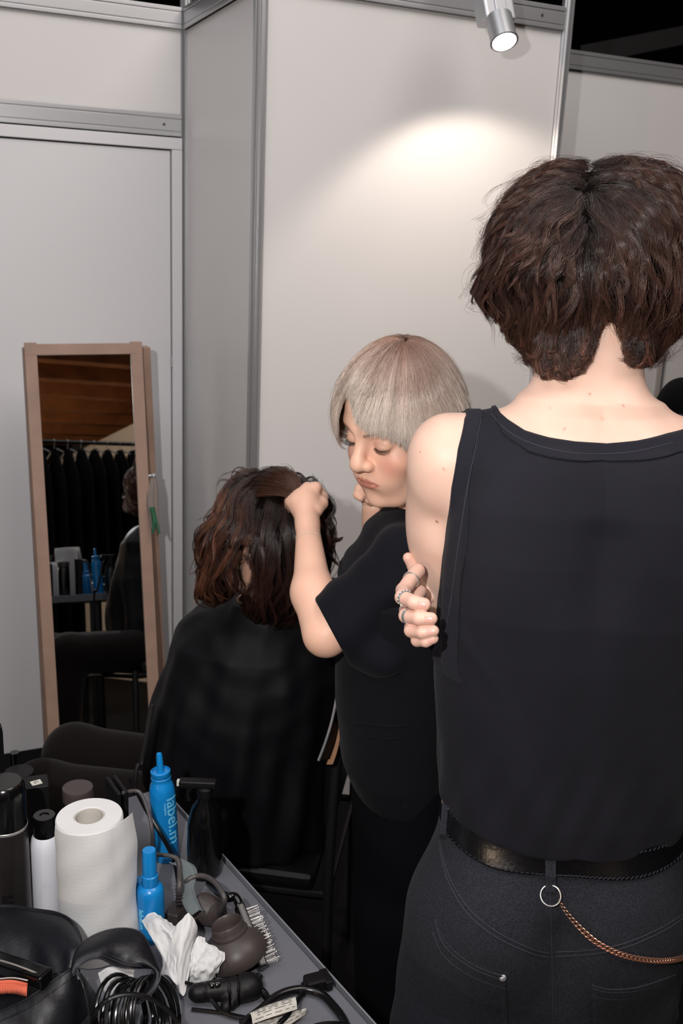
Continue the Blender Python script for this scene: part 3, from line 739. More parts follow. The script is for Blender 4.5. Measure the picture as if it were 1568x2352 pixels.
def on(fn, pts, r, off=.0003, res=6, seg=6, mb=None, d0=.9, d1=2.2):
    q = catmull(np.array([(x, y, 0) for x, y in pts], float), res)[:, :2]; P = march(fn, q, d0, d1, off); mb = mb or MB(); mb.tube(P, r, seg, smoothc=False); return mb
mb = on(lambda P: np.minimum(bindA(P), tank(P)), [(1105, 960), (1090, 1035), (1072, 1125), (1060, 1200), (1048, 1280), (1036, 1370), (1024, 1440), (1012, 1490)], .00045)
mb = on(lambda P: np.minimum(bindN(P), tank(P)), [(1128, 950), (1160, 985), (1205, 1012), (1260, 1030), (1320, 1040), (1390, 1042), (1460, 1036), (1545, 1016)], .00045, mb=mb)
mb.build('seam', m_thread, top_)
# ---- jeans
def jeans(P):
    zs = [.40, .52, .62, .70, .77, .83, .88, .925, .96]
    d = loft(P, zs, MX + .016, [1.36, 1.36, 1.36, 1.36, 1.365, 1.37, 1.37, 1.37, 1.37], [.208, .207, .205, .203, .200, .194, .187, .180, .177], [.135, .135, .134, .132, .132, .130, .124, .117, .115], 2.3)
    Q = P.copy(); Q[..., 0] = np.abs(P[..., 0] - MX)
    d = smin(d, ell(Q, (.085, 1.29, .76), (.085, .075, .11)), .05)
    d = smax(d, -cap(P, (MX, 1.205, .45), (MX, 1.212, .78), .012), .05)
    legs = None
    for s, fy in ((-1, 0), (1, .05)):
        e = chain(P, [(MX + s * .115, 1.36, .72), (MX + s * .125, 1.36 + fy, .5), (MX + s * .14, 1.38 + fy, .05)], [.098, .094, .09], .02); legs = e if legs is None else np.minimum(legs, e)
    d = smin(np.maximum(d, .44 - P[..., 2]), legs, .06)
    z = P[..., 2]; a = np.arctan2(P[..., 1] - 1.37, P[..., 0] - MX)
    d = d - .002 * np.sin(a * 7 + z * 20) * np.clip((.85 - z) * 5, 0, 1) - .0018 * np.sin(z * 55 + a * 4) * np.clip((.7 - z) * 5, 0, 1)
    ztop = .926 + (P[..., 1] - 1.25) * .10
    d = np.maximum(d, z - ztop); d = np.maximum(d, .035 - z)
    return d
jn = sdf_obj('jeans', jeans, (.08, 1.18, .0), (.62, 1.58, .99), .0034, m_denim, man)
def waistline(P): return .926 + (P[..., 1] - 1.25) * .10
def beltf(P):
    g = P[..., 2] - (waistline(P) - .027); d = jeans(P) - .0042; d = smax(d, np.abs(g) - .0205, .003); return np.where(P[..., 2] < .8, .05, d)
sdf_obj('belt', beltf, (.12, 1.18, .84), (.62, 1.56, 1.0), .002, m_leather, man)
# belt stitching and tooled edge
def belt_or_jeans(P): return np.minimum(beltf(P), jeans(P))
for dz in (-.0165, .0155):
    mb = MB()
    for an in np.arange(-2.95, -.1, .045):
        dirv = np.array([math.cos(an), math.sin(an), 0]); t = np.linspace(.05, .3, 400); P = (np.array([MX + .016, 1.37, .9]) + dirv * t[:, None]); P[:, 2] = waistline(P) - .027 + dz
        v = beltf(P.astype(np.float32)); k = np.argmax(v > 0) if (v < 0).any() else 0
        k = np.where(v < 0)[0].max() if (v < 0).any() else None
        if k is None: continue
        q = P[k] + dirv * .0004; tg = np.array([-dirv[1], dirv[0], 0])
        mb.tube([q - tg * .003 - np.array([0, 0, .0012]), q + tg * .003 + np.array([0, 0, .0012])], .0006, 5, smoothc=False)
    mb.build('belt_stitching', m_thread, [c for c in bpy.data.objects if c.name == 'belt'][0])
# belt loops
for (p0, p1, wd) in (((1264, 1962), (1264, 2048), .0075), ((1026, 1822), (1018, 1925), .006)):
    fnj = lambda P: belt_or_jeans(P) - .0022
    P = march(fnj, [(p0[0] + (p1[0] - p0[0]) * t, p0[1] + (p1[1] - p0[1]) * t) for t in np.linspace(0, 1, 12)], .9, 2.0)
    tcc = CC - P[5]; tcc /= np.linalg.norm(tcc); dn = P[-1] - P[0]; dn /= np.linalg.norm(dn); sd = np.cross(dn, tcc); sd /= np.linalg.norm(sd)
    G = [[q + sd * wd * u for u in np.linspace(-1, 1, 5)] for q in P]; mb = MB(); mb.sheet(G, .0024); lo_ = mb.build('belt_loop', m_denim, jn)
    mb = MB()
    for u in (-.7, .7): mb.tube([q + sd * wd * u + tcc * .0014 for q in P], .0005, 5, smoothc=False)
    mb.build('loop_stitching', m_thread, lo_)
# stitched seams, yoke and pockets, laid on the cloth
mb = MB()
Ls = [[(1263, 2050), (1266, 2150), (1268, 2250), (1270, 2352)], [(1008, 1930), (1030, 2010), (1075, 2085), (1140, 2140), (1220, 2180), (1262, 2190)], [(1275, 2197), (1360, 2192), (1440, 2175), (1520, 2140), (1568, 2110)],
      [(1008, 1945), (1028, 2022), (1072, 2097), (1137, 2151), (1218, 2190), (1262, 2200)], [(1275, 2187), (1360, 2182), (1440, 2165), (1520, 2130), (1568, 2100)]]
for L_ in Ls: on(jeans, L_, .0007, mb=mb, res=10)
mb.build('stitched_seam', m_thread, jn)
def pocket(poly_top, side, below):
    nu, nv = 26, 22; G = []
    top_c = catmull(np.array([(x, y, 0) for x, y in poly_top], float), 8)[:, :2]; top_c = top_c[np.linspace(0, len(top_c) - 1, nu).astype(int)]
    for i, (x, y) in enumerate(top_c):
        t = i / (nu - 1); xe = below[0][0] + (below[1][0] - below[0][0]) * t; ye = below[0][1] + (below[1][1] - below[0][1]) * t
        G.append([(x + (xe - x) * s, y + (ye - y) * s) for s in np.linspace(0, 1, nv)])
    pix = [q for r in G for q in r]; P = march(jeans, pix, .9, 2.2, .0015).reshape(nu, nv, 3); mb = MB(); mb.sheet(P, .003); o = mb.build('back_pocket', m_denim, jn)
    mb = MB(); tcc = CC - P.mean((0, 1)); tcc /= np.linalg.norm(tcc)
    mb.tube(P[:, 1] + tcc * .002, .0007, 5, smoothc=False); mb.tube(P[:, 3] + tcc * .002, .0006, 5, smoothc=False); mb.tube(P[side, :] + tcc * .002, .0007, 5, smoothc=False)
    mb.build('pocket_stitching', m_thread, o); return P
pocket([(1000, 2095), (1015, 2150), (1050, 2190), (1100, 2222), (1160, 2243)], -2, ((950, 2420), (1172, 2440)))
pocket([(1358, 2262), (1400, 2272), (1460, 2268), (1510, 2253), (1552, 2237)], 1, ((1365, 2440), (1562, 2440)))
q = march(jeans, [(1154, 2246), (1020, 2032 - 230)], .9, 2.2, -.0)[0]; mb = MB(); R_ = axes_to(CC - q); mb.lathe(q, [(.0055, 0), (.005, .004), (.003, .0052), (0, .0054)], 16, R_); mb.build('rivet', mat('brushed_rivet', (150, 150, 156), .4, metal=.7), jn)
# ring and curb chain
rc = march(belt_or_jeans, [(1264, 2057)], .9, 2, .0075)[0]; tcc = CC - rc; tcc /= np.linalg.norm(tcc); R_ = axes_to(tcc)
mb = MB(); mb.tube([rc + R_ @ np.array([.0142 * math.cos(a), .0142 * math.sin(a), .001 * math.sin(a * 2)]) for a in np.linspace(0, 2 * math.pi, 24, endpoint=False)], .0012, 8, 2, closed=True); mb.build('split_ring', m_steel, man)
ck = catmull(np.array([(1282, 2066, 0), (1300, 2095, 0), (1330, 2130, 0), (1370, 2165, 0), (1420, 2190, 0), (1470, 2203, 0), (1530, 2207, 0), (1580, 2196, 0), (1630, 2165, 0)], float), 20)[:, :2]
cp_ = march(jeans, ck, .9, 2.2, .0055); sl = np.concatenate([[0], np.cumsum(np.linalg.norm(np.diff(cp_, axis=0), axis=1))])
ch = empty('wallet_chain', cp_[0], None); ch.parent = man; ch.matrix_parent_inverse = Matrix.Translation(-man.location)
pitch_ = .0068; n_ = int(sl[-1] / pitch_); mb = MB()
for i in range(n_):
    s_ = (i + .5) * pitch_; c = np.array([np.interp(s_, sl, cp_[:, k]) for k in range(3)]); c2 = np.array([np.interp(s_ + .003, sl, cp_[:, k]) for k in range(3)])
    if s_ + .003 > sl[-1]: break
    tg = (c2 - c) / (np.linalg.norm(c2 - c) + 1e-9); tcc = CC - c; tcc -= tg * (tcc @ tg); tcc /= np.linalg.norm(tcc); sd = np.cross(tcc, tg)
    tw = rad(38) if i % 1 == 0 else 0; a1 = sd * math.cos(tw) + tcc * math.sin(tw)
    k_ = min(1, .55 + i / 20)
    mb.tube([c + tg * .0052 * math.cos(a) * k_ + a1 * .0040 * k_ * math.sin(a) for a in np.linspace(0, 2 * math.pi, 10, endpoint=False)], .00115 * k_, 6, 2, closed=True)
bpy.data.objects.remove(ch)
mb.build('wallet_chain', m_rose, man)
# shoes
for s, fy in ((-1, 0), (1, .05)):
    sdf_obj('shoe', lambda P: smax(smin(ell(P, (MX + s * .14, 1.44 + fy, .04), (.048, .14, .045)), ell(P, (MX + s * .14, 1.37 + fy, .07), (.045, .06, .06)), .03), .004 - P[..., 2], .004), (MX + s * .14 - .07, 1.25 + fy, -.01), (MX + s * .14 + .07, 1.62 + fy, .15), .006, m_leather, man)
# ---- hair
sil = [(1095, 690), (1110, 600), (1130, 510), (1175, 440), (1240, 392), (1310, 374), (1390, 370), (1470, 388), (1540, 425), (1590, 500), (1610, 600), (1608, 690), (1580, 740), (1530, 790), (1495, 840), (1440, 838), (1390, 800), (1335, 858), (1270, 868), (1215, 815), (1160, 740), (1120, 715)]
hc = D(1350, 610, 1.43)
H1 = Hair(hc, sil, (1350, 610), 1.43, .150, (-.05, .78))
def stop_m(x, y, P):
    b = (y > 872) | inpoly(x, y, [(1352, 900), (1338, 850), (1362, 800), (1378, 755), (1408, 745), (1426, 790), (1440, 840), (1500, 850), (1510, 960), (1350, 960)])
    return b
def fld(q, rd, t):
    d = rd * (1 - .35 - .3 * t) + np.array([0, -1.]) * (.35 + .3 * t)
    d = d + np.stack([np.sign(q[:, 0] - H1.whorl[0]) * .25 * np.clip(q[:, 1] + .4, 0, 1), np.zeros(len(q))], 1)
    return d
nearw = lambda t: np.hypot(*(t - H1.whorl)) < .55
def over_neck(G, T, r):
    sh = G.shape; P = G.reshape(-1, 3).copy(); m = (P[:, 2] < 1.72)
    off = .003 + .014 * r.random((sh[0], 1)).repeat(sh[1], 1).reshape(-1)
    for _ in range(6):
        Q = P[m]; d = man_skin(Q.astype(np.float32)); P[m] = Q + np.clip(off[m] - d, 0, .05)[:, None] * (H1.tc * .9 + np.array([0, 0, .1]))
    return P.reshape(sh)
C0, C1 = (37, 26, 23), (90, 63, 54)
pr = [H1.grow(640, 34, (.10, .17), .4, .42, 1.5, .007, (.88, .95), (.97, 1.03), .0058, .00021, None, stop_m, C0, C1, .42, seed=3, n=14, amax=2.1, frizz=.0012, field=fld, curlf=1.2, hang=over_neck),
      H1.grow(190, 34, (.05, .12), .4, .5, 1.5, .007, (.90, .955), (.96, 1.02), .0062, .00021, nearw, stop_m, C0, C1, .42, seed=13, n=14, amax=2.1, frizz=.0014, field=fld, curlf=1.2),
      H1.grow(260, 34, (.08, .13), .5, .55, 1.8, .012, (.80, .92), (.92, 1.0), .0052, .00021, lambda t: t[1] < -.1, stop_m, C0, (104, 68, 54), .42, seed=5, n=14, amax=2.1, frizz=.0016, field=fld, curlf=1.8, hang=over_neck),
      H1.grow(260, 36, (.08, .14), .5, .35, 1.2, .007, (.90, .97), (.97, 1.03), .0062, .00021, lambda t: -1.3 < t[1] < -.25 and abs(t[0]) < 1.1, stop_m, C0, (110, 70, 54), .42, seed=15, endvar=.16, n=14, amax=2.1, frizz=.0014, field=fld, curlf=1.0, hang=over_neck),
      H1.grow(150, 36, (.12, .18), .5, .25, 1.2, .006, (.92, .97), (.95, 1.0), .0055, .00021, lambda t: -1.2 < t[1] < -.5 and -.75 < t[0] < .05, stop_m, C0, (128, 80, 60), .4, seed=19, endvar=.2, n=14, amax=2.1, frizz=.0014, field=fld, curlf=1.0, hang=over_neck),
      H1.grow(280, 8, (.10, .20), .4, .6, 2.0, .015, (.9, 1.0), (1.0, 1.10), .006, .00014, None, stop_m, C0, (96, 66, 56), .4, seed=9, n=14, amax=1.9, frizz=.003, field=fld, curlf=1.6, tipc=1.2, hang=over_neck)]
hair_mesh('hair', pr, H1.base(.85, lambda x, y, P: (y > 800) | stop_m(x, y, P), 2.4), (16, 10, 9), m_hair, man)
# ================================================================ WOMAN WITH PALE BOB
m_tee = mat('black_tshirt_cotton', (19, 20, 27), .88, spec=.12, sheen=.03, bump=(900, .15, .0006), mottle=(6, .15))
m_vest = mat('black_wool', (17, 17, 22), .9, spec=.12, sheen=.03, bump=(1200, .25, .0008), mottle=(5, .15))
m_trous = mat('black_trouser_cloth', (10, 11, 16), .9, spec=.1, mottle=(5, .15))
m_blond = mat('ash_blonde_hair', (196, 182, 168), .30, spec=.6, attr='col')
m_lash = mat('lashes', (30, 20, 18), .6)
WY = 1.62
# head frame: y forward (face), z up, x to the figure's left
def frame(yaw, pitch, roll):
    f = np.array([math.cos(pitch) * math.cos(yaw), math.cos(pitch) * math.sin(yaw), math.sin(pitch)])
    x = np.cross(f, [0, 0, 1.]); x /= np.linalg.norm(x); z = np.cross(x, f)
    x2 = x * math.cos(roll) + z * math.sin(roll); z2 = z * math.cos(roll) - x * math.sin(roll)
    return np.stack([x2, f, z2], 1)
WR = frame(rad(-137), rad(-17), rad(2)); HS = 1.05
nose_t = D(812, 1078, 1.575); WO = nose_t - WR @ (np.array([0, .117, -.034]) * HS)
def face(Q, S=1.0):
    """female head in its own frame"""
    X = np.abs(Q[..., 0]); A = Q.copy(); A[..., 0] = X
    d = ell(A, (0, -.012, .035), (.073, .092, .086)); 
    d = smin(d, ell(A, (0, .030, -.030), (.058, .060, .078)), .03)
    d = smin(d, ell(A, (0, .048, -.080), (.036, .034, .030)), .03)
    d = smin(d, ell(A, (0, .050, .040), (.052, .040, .045)), .03)
    d = smin(d, ell(A, (0, .080, -.104), (.014, .011, .011)), .022)          # chin
    d = smin(d, cap(A, (.056, -.002, -.055), (.026, .058, -.100), .014, .013), .03)   # jaw line
    d = smin(d, ell(A, (.036, .062, -.036), (.024, .022, .020)), .022)        # cheek
    d = smin(d, ell(A, (.026, .070, -.062), (.018, .018, .020)), .02)
    d = smin(d, cap(A, (.012, .088, .018), (.040, .074, .020), .007, .007), .02)      # brow
    d = smax(d, -ell(A, (.031, .104, -.001), (.017, .018, .012)), .018)               # socket
    d = smin(d, ell(A, (.031, .0765, -.002), (.0150, .0135, .0120)), .005)            # lidded eye
    d = smin(d, cap(A, (0, .086, .014), (0, .105, -.020), .0070, .0095), .014)        # bridge
    d = smin(d, ell(A, (0, .1085, -.031), (.0128, .0115, .0108)), .010)                # tip
    d = smin(d, ell(A, (.0130, .0985, -.035), (.0080, .0098, .0080)), .006)           # wing
    d = smax(d, -ell(A, (.0068, .1030, -.0432), (.0032, .0048, .0030)), .004)
    d = smin(d, ell(A, (0, .076, -.064), (.026, .021, .020)), .018)                   # muzzle
    d = smin(d, chain(A, [(.0, .0970, -.0605), (.010, .0950, -.0605), (.0255, .0835, -.0650)], [.0032, .0032, .0016], .003), .004)
    d = smin(d, chain(A, [(.0, .0950, -.0715), (.010, .0930, -.0710), (.0250, .0835, -.0664)], [.0042, .0040, .0016], .003), .004)
    d = smax(d, -chain(A, [(.0, .1025, -.0662), (.011, .0995, -.0662), (.0270, .0860, -.0660)], [.0012, .0012, .0010], .001), .003)
    d = smax(d, -ell(A, (0, .1045, -.0505), (.0026, .003, .008)), .004)               # philtrum
    d = smax(d, -ell(A, (0, .100, -.084), (.018, .006, .004)), .012)
    d = smax(d, -chain(A, [(.0175, .0905, -.0035), (.031, .0925, .0035), (.045, .083, -.0015)], [.0005, .0007, .0005], .001), .003)    # lid crease
    d = smin(d, ell(A, (.074, -.006, -.008), (.008, .018, .030)), .008)
    return d
def wl(P): return (P - WO.astype(np.float32)) @ WR.astype(np.float32) / HS
W_SH = D(925, 1312, 1.60); W_EL = D(735, 1466, 1.60); W_WR = D(706, 1205, 1.745); W_HD = D(695, 1165, 1.775)
nk = WO + WR @ np.array([0, -.035, -.07]); W_C7 = D(990, 1300, 1.70)
def arm_w(P):
    d = chain(P, [W_SH, (W_SH * .45 + W_EL * .55), W_EL + np.array([.012, 0, .012])], [.046, .040, .035], .02)
    d = smin(d, chain(P, [W_EL + np.array([.008, 0, .006]), W_EL * .62 + W_WR * .38 + np.array([-.004, 0, 0]), W_WR], [.036, .0335, .0195], .02), .014)
    return d
def hand_w(P):
    d = chain(P, [W_WR, D(703, 1170, 1.765)], [.0195, .025], .01)
    d = smin(d, ell(P, D(700, 1156, 1.77), (.026, .017, .028)), .014)
    for kx, ky in ((669, 1152), (685, 1134), (705, 1121), (726, 1119)): d = smin(d, ell(P, D(kx, ky, 1.775), (.0100,) * 3), .012)
    F_ = [([D(682, 1150, 1.765), D(668, 1152, 1.785), D(664, 1166, 1.81), D(676, 1178, 1.83)], [.0125, .0115, .010, .009]),
          ([D(690, 1140, 1.775), D(680, 1128, 1.80), D(672, 1142, 1.83), D(682, 1160, 1.85)], [.012, .011, .010, .009]),
          ([D(706, 1136, 1.78), D(706, 1122, 1.80), D(700, 1128, 1.83), D(700, 1150, 1.86)], [.012, .0115, .010, .009]),
          ([D(720, 1138, 1.775), D(728, 1126, 1.80), D(733, 1136, 1.825), D(726, 1156, 1.85)], [.0115, .011, .010, .009]),
          ([D(726, 1170, 1.76), D(738, 1156, 1.775), D(741, 1142, 1.80), D(735, 1130, 1.82)], [.013, .0118, .010, .009])]
    for p, r in F_: d = smin(d, chain(P, p, r, .003), .005)
    return d
W_R = D(985, 1330, 1.86)          # far shoulder
H2C = D(838, 1128, 1.80)
def arm_far(P): return chain(P, [W_R, D(880, 1420, 1.98), D(868, 1290, 1.90), D(858, 1165, 1.82)], [.045, .036, .032, .022], .02)
def hand_far(P):
    d = ell(P, D(858, 1132, 1.81), (.026, .02, .034))
    F_ = [([D(845, 1118, 1.80), D(832, 1112, 1.79), D(826, 1122, 1.78), D(830, 1134, 1.775)], [.0095, .009, .0085, .008]),
          ([D(846, 1132, 1.80), D(832, 1128, 1.785), D(822, 1136, 1.775), D(828, 1142, 1.77)], [.0095, .009, .0085, .0078]),
          ([D(852, 1142, 1.80), D(842, 1142, 1.79), D(834, 1140, 1.78), D(838, 1134, 1.775)], [.009, .0088, .008, .0075]),
          ([D(860, 1150, 1.80), D(852, 1152, 1.79), D(846, 1148, 1.78)], [.0085, .008, .0072]),
          ([D(858, 1120, 1.82), D(850, 1104, 1.815), D(842, 1100, 1.81)], [.010, .009, .008])]
    for p, r in F_: d = smin(d, chain(P, p, r, .003), .004)
    return d
WCX = D(925, 1650, 1.66)[0]; WCY = 1.60
def w_torso(P):
    return loft(P, [.30, .55, .70, .80, .90, 1.0, 1.10, 1.2, 1.26, 1.30, 1.33], [WCX] * 8 + [WCX + .012, WCX + .024, WCX + .034], [1.60, 1.6, 1.6, 1.6, 1.6, 1.61, 1.63, 1.65, 1.66, 1.66, 1.66],
                [.09, .10, .105, .107, .10, .095, .10, .098, .078, .052, .03], [.13, .15, .16, .165, .155, .14, .14, .14, .13, .10, .05], 2.3)
def woman_body(P):
    d = smin(np.maximum(w_torso(P) + .014, .875 - P[..., 2]), cap(P, W_C7, nk, .05, .05), .04)
    d = smin(d, cap(P, W_C7, W_SH, .05, .042), .04); d = smin(d, cap(P, W_C7, W_R, .05, .04), .04)
    d = smin(d, arm_w(P), .02); d = smin(d, arm_far(P), .02)
    d = smin(d, face(wl(P)), .014)
    for s in (-1, 1): d = smin(d, chain(P, [(WCX + .02, 1.6 + s * .07, .8), (WCX + .03, 1.6 + s * .085, .45), (WCX + .035, 1.6 + s * .10, .15)], [.07, .055, .04], .02), .03)
    return d
def w_keep(P):   # the head is meshed finer
    q = wl(P); return q
woman = empty('person', (WCX, 1.6, 0), 'person with straight ash-blonde bob in black t-shirt and vest, looking down while holding up hair', 'person')
def headcut(P, sgn):
    q = wl(P); return sgn * (np.maximum(-.125 - q[..., 2], -.060 - q[..., 1]))
HC = D(703, 1160, 1.775)
V1, F1 = mesh_sdf(lambda P: np.maximum(np.maximum(woman_body(P), .082 - np.linalg.norm(P - HC.astype(np.float32), axis=-1)), -(np.maximum(np.maximum(-.118 - wl(P)[..., 2], -.12 - wl(P)[..., 1]), np.abs(wl(P)[..., 0]) - .12))), (-.12, 1.36, 0), (.36, 2.05, 1.66), .0040)
V1 = relax(V1, F1, 1)
hl = WO - .16; hh = WO + .16
V2, F2 = mesh_sdf(lambda P: np.maximum(woman_body(P), np.maximum(-.124 - wl(P)[..., 2], -.13 - wl(P)[..., 1])), hl, hh, .0017); V2 = relax(V2, F2, 1)
V3, F3 = mesh_sdf(lambda P: np.maximum(smin(hand_w(P), arm_w(P), .012), np.linalg.norm(P - HC.astype(np.float32), axis=-1) - .086), HC - .095, HC + .095, .0017); V3 = relax(V3, F3, 2)
V4, F4 = mesh_sdf(hand_far, H2C - .07, H2C + .07, .0017); V4 = relax(V4, F4, 1)
Vs = [V1, V2, V3, V4]; Fs = [F1, F2, F3, F4]; o_ = np.cumsum([0] + [len(v) for v in Vs])
V = np.concatenate(Vs); F = np.concatenate([f + o_[i] for i, f in enumerate(Fs)])
C_ = np.array(lin((238, 192, 168)))[None] * (1 + .03 * noise3(V, 60, 4)[:, None]); C_ = np.repeat(C_, 1, 0) * np.ones((len(V), 3))
q = wl(V); X = np.abs(q[:, 0])
def blend(C_, mask, c): m_ = np.clip(mask, 0, 1)[:, None]; return C_ * (1 - m_) + np.array(lin(c)) * m_
C_ = blend(C_, .45 * np.exp(-(((X - .045) / .022) ** 2 + ((q[:, 2] + .036) / .020) ** 2)) * (q[:, 1] > .03), (205, 116, 96))          # blush
lipz = -.0662; inl = np.where(q[:, 2] > lipz, (q[:, 2] - lipz) / np.interp(X, [0, .004, .010, .0260], [.0075, .0092, .0080, .0008]), (lipz - q[:, 2]) / np.interp(X, [0, .012, .0260], [.0108, .0092, .0008]))
C_ = blend(C_, np.clip((1.12 - inl) * 4, 0, 1) * (q[:, 1] > .078) * (X < .0260) * .75, (192, 112, 98))
bz = np.interp(X, [.012, .028, .040, .050], [.0145, .0200, .0205, .0140]); C_ = blend(C_, np.clip(1.3 - np.abs(q[:, 2] - bz) / np.interp(X, [.012, .03, .05], [.0035, .003, .0012]), 0, 1) * (q[:, 1] > .04) * (X > .0115) * (X < .050) * .75, (104, 78, 66))
C_ = blend(C_, .30 * np.exp(-(((X - .032) / .015) ** 2 + ((q[:, 2] - .002) / .008) ** 2)) * (q[:, 1] > .05), (150, 104, 88))           # eye shadow
wb = np_mesh('body', V, F, m_skin, woman, C_)
# lashes on the lowered lids
fw_ = lambda p: WO + WR @ (np.array(p) * HS)
for s in (-1, 1):
    mb = MB()
    for k in range(24):
        t = k / 23; x = .0185 + .026 * t; y0 = .0905 - .55 * (x - .031) ** 2 * 60 * .5; z0 = -.0085 + .0018 * abs(2 * t - 1) ** 2
        # find the skin
        a = np.array([[s * x, yy, z0] for yy in np.linspace(.11, .06, 80)], np.float32); v = face(a); j = np.argmax(v < 0); yy = a[j, 1]
        L = .0050 + .0032 * t; mb.tube([fw_((s * x, yy - .0004, z0)), fw_((s * (x + .0006 + .002 * t), yy + L * .6, z0 - L * .42)), fw_((s * (x + .001 + .004 * t), yy + L * 1.0, z0 - L * .45))], [.00034, .00028, .00010], 5, 3)
    line = []
    for t in np.linspace(0, 1, 14):
        x = .0180 + .0275 * t; z0 = -.0085 + .0018 * abs(2 * t - 1) ** 2; a = np.array([[s * x, yy, z0] for yy in np.linspace(.11, .06, 80)], np.float32); v = face(a); j = np.argmax(v < 0); line.append(fw_((s * x, a[j, 1] - .0001, z0)))
    mb.tube(line, [.0003, .0008, .0008, .0003], 6, smoothc=False)
    mb.build('eyelashes', m_lash, woman)
# ---- clothes
def sleeve_ax(): return W_SH, W_EL
def tee(P):
    d = w_torso(P) - .012; d = smin(d, cap(P, W_C7 + [0.01, 0, -.005], W_SH, .050, .052), .05); d = smin(d, cap(P, W_C7, W_R, .048, .048), .05)
    a = W_SH; b = W_SH * .42 + W_EL * .58; d = smin(d, cap(P, a, W_SH * .2 + W_EL * .8 + np.array([0, 0, -.008]), .054, .060), .03)
    d = smin(d, chain(P, [W_SH, (W_SH * .45 + W_EL * .55), W_EL + np.array([.012, 0, .012])], [.060, .055, .052], .02), .02)
    # hang of the wide sleeve
    d = smin(d, ell(P, W_SH * .45 + W_EL * .55 + np.array([.045, 0, -.055]), (.085, .05, .05), axes_to(np.array([.5, 0, -.5]))), .04)
    d = smin(d, cap(P, W_R, W_R * .5 + D(880, 1420, 1.98) * .5, .055, .06), .02)
    ph = P @ np.array([26., 10, -22], np.float32); d = d - .0030 * np.sin(ph * 1.5 + 2 * np.sin(P[..., 2] * 14)) - .0022 * np.sin(P @ np.array([60., 20, 50], np.float32) + 2 * np.sin(P[..., 0] * 30)) - .003 * np.sin(P @ np.array([-30., 0, 45], np.float32) + 1.5 * np.sin(P[..., 2] * 25))
    return d
sl_n = W_EL - W_SH; sl_n = sl_n / np.linalg.norm(sl_n); hem_c = D(768, 1462, 1.60); hn = D(742, 1412, 1.6) - D(794, 1508, 1.6); hn = np.cross(hn / np.linalg.norm(hn), CC - hem_c); hn /= np.linalg.norm(hn)
if hn @ sl_n < 0: hn = -hn
armcap_w = lambda P: cap(P, W_SH, W_EL, .03)
def tee_cut(P):
    d = tee(P)
    d = smax(d, np.where(P[..., 0] < WCX, (P - hem_c) @ hn.astype(np.float32), -1), .004)
    d = smax(d, (cap(P, nk + np.array([-.01, -.01, .06]), nk + np.array([.0, 0.0, -.01]), .064)) * -1, .006)
    inner = chain(P, [W_SH, (W_SH * .45 + W_EL * .55), W_EL + np.array([.012, 0, .012])], [.046, .0415, .040], .02) - .003; d = np.maximum(d, -np.maximum(inner, -((P - hem_c) @ hn.astype(np.float32) + .05)))
    return np.maximum(d, .86 - P[..., 2])
tt_ = sdf_obj('tshirt', tee_cut, (-.06, 1.38, .85), (.36, 2.06, 1.48), .0036, m_tee, woman)
def vest(P):
    d = loft(P, [.79, .83, .88, .97, 1.04, 1.1, 1.16, 1.2], [WCX + .026, WCX + .018, WCX + .006, WCX, WCX, WCX, WCX, WCX], 1.61, [.085, .098, .108, .115, .115, .115, .118, .12], [.17, .175, .18, .175, .17, .172, .178, .18], 2.3)
    d = d - .0018 * np.sin(P @ np.array([22., 9, 30], np.float32)) 
    hz = .832 + .05 * np.clip((WCX - .03 - P[..., 0]) / .09, 0, 1) ** 2
    return smax(d, hz - P[..., 2], .004)
vs_ = sdf_obj('vest', vest, (-.05, 1.40, .78), (.30, 1.82, 1.22), .0036, m_vest, woman)
on(vest, [(812, 1660), (850, 1664), (890, 1669), (928, 1668)], .0018, mb=(mb := MB())); on(vest, [(818, 1690), (850, 1694), (890, 1698), (930, 1696)], .0010, mb=mb); on(vest, [(812, 1660), (815, 1675), (818, 1690)], .0008, mb=mb); on(vest, [(928, 1668), (930, 1682), (930, 1696)], .0008, mb=mb)
mb.build('pocket_welt', m_vest, vs_)
mb = on(vest, [(905, 1740), (912, 1800), (918, 1860)], .0007); mb.build('seam', m_vest, vs_)
def wtr(P):
    d = loft(P, [.42, .60, .75, .85, .92], [WCX + .035, WCX + .03, WCX + .025, WCX + .02, WCX + .01], 1.6, [.088, .095, .10, .102, .10], [.15, .165, .17, .165, .16], 2.3)
    for s in (-1, 1): d = smin(d, chain(P, [(WCX + .03, 1.6 + s * .085, .6), (WCX + .04, 1.6 + s * .10, .16)], [.09, .075], .02), .03)
    return smax(d, .135 - P[..., 2], .004)
sdf_obj('trousers', wtr, (-.05, 1.36, 0), (.34, 1.84, .95), .005, m_trous, woman)
for s in (-1, 1): sdf_obj('shoe', lambda P: smax(ell(P, (WCX - .01, 1.6 + s * .10, .14), (.13, .045, .05)), .1005 - P[..., 2], .004), (WCX - .16, 1.6 + s * .1 - .07, .06), (WCX + .15, 1.6 + s * .1 + .07, .22), .006, m_leather, woman)
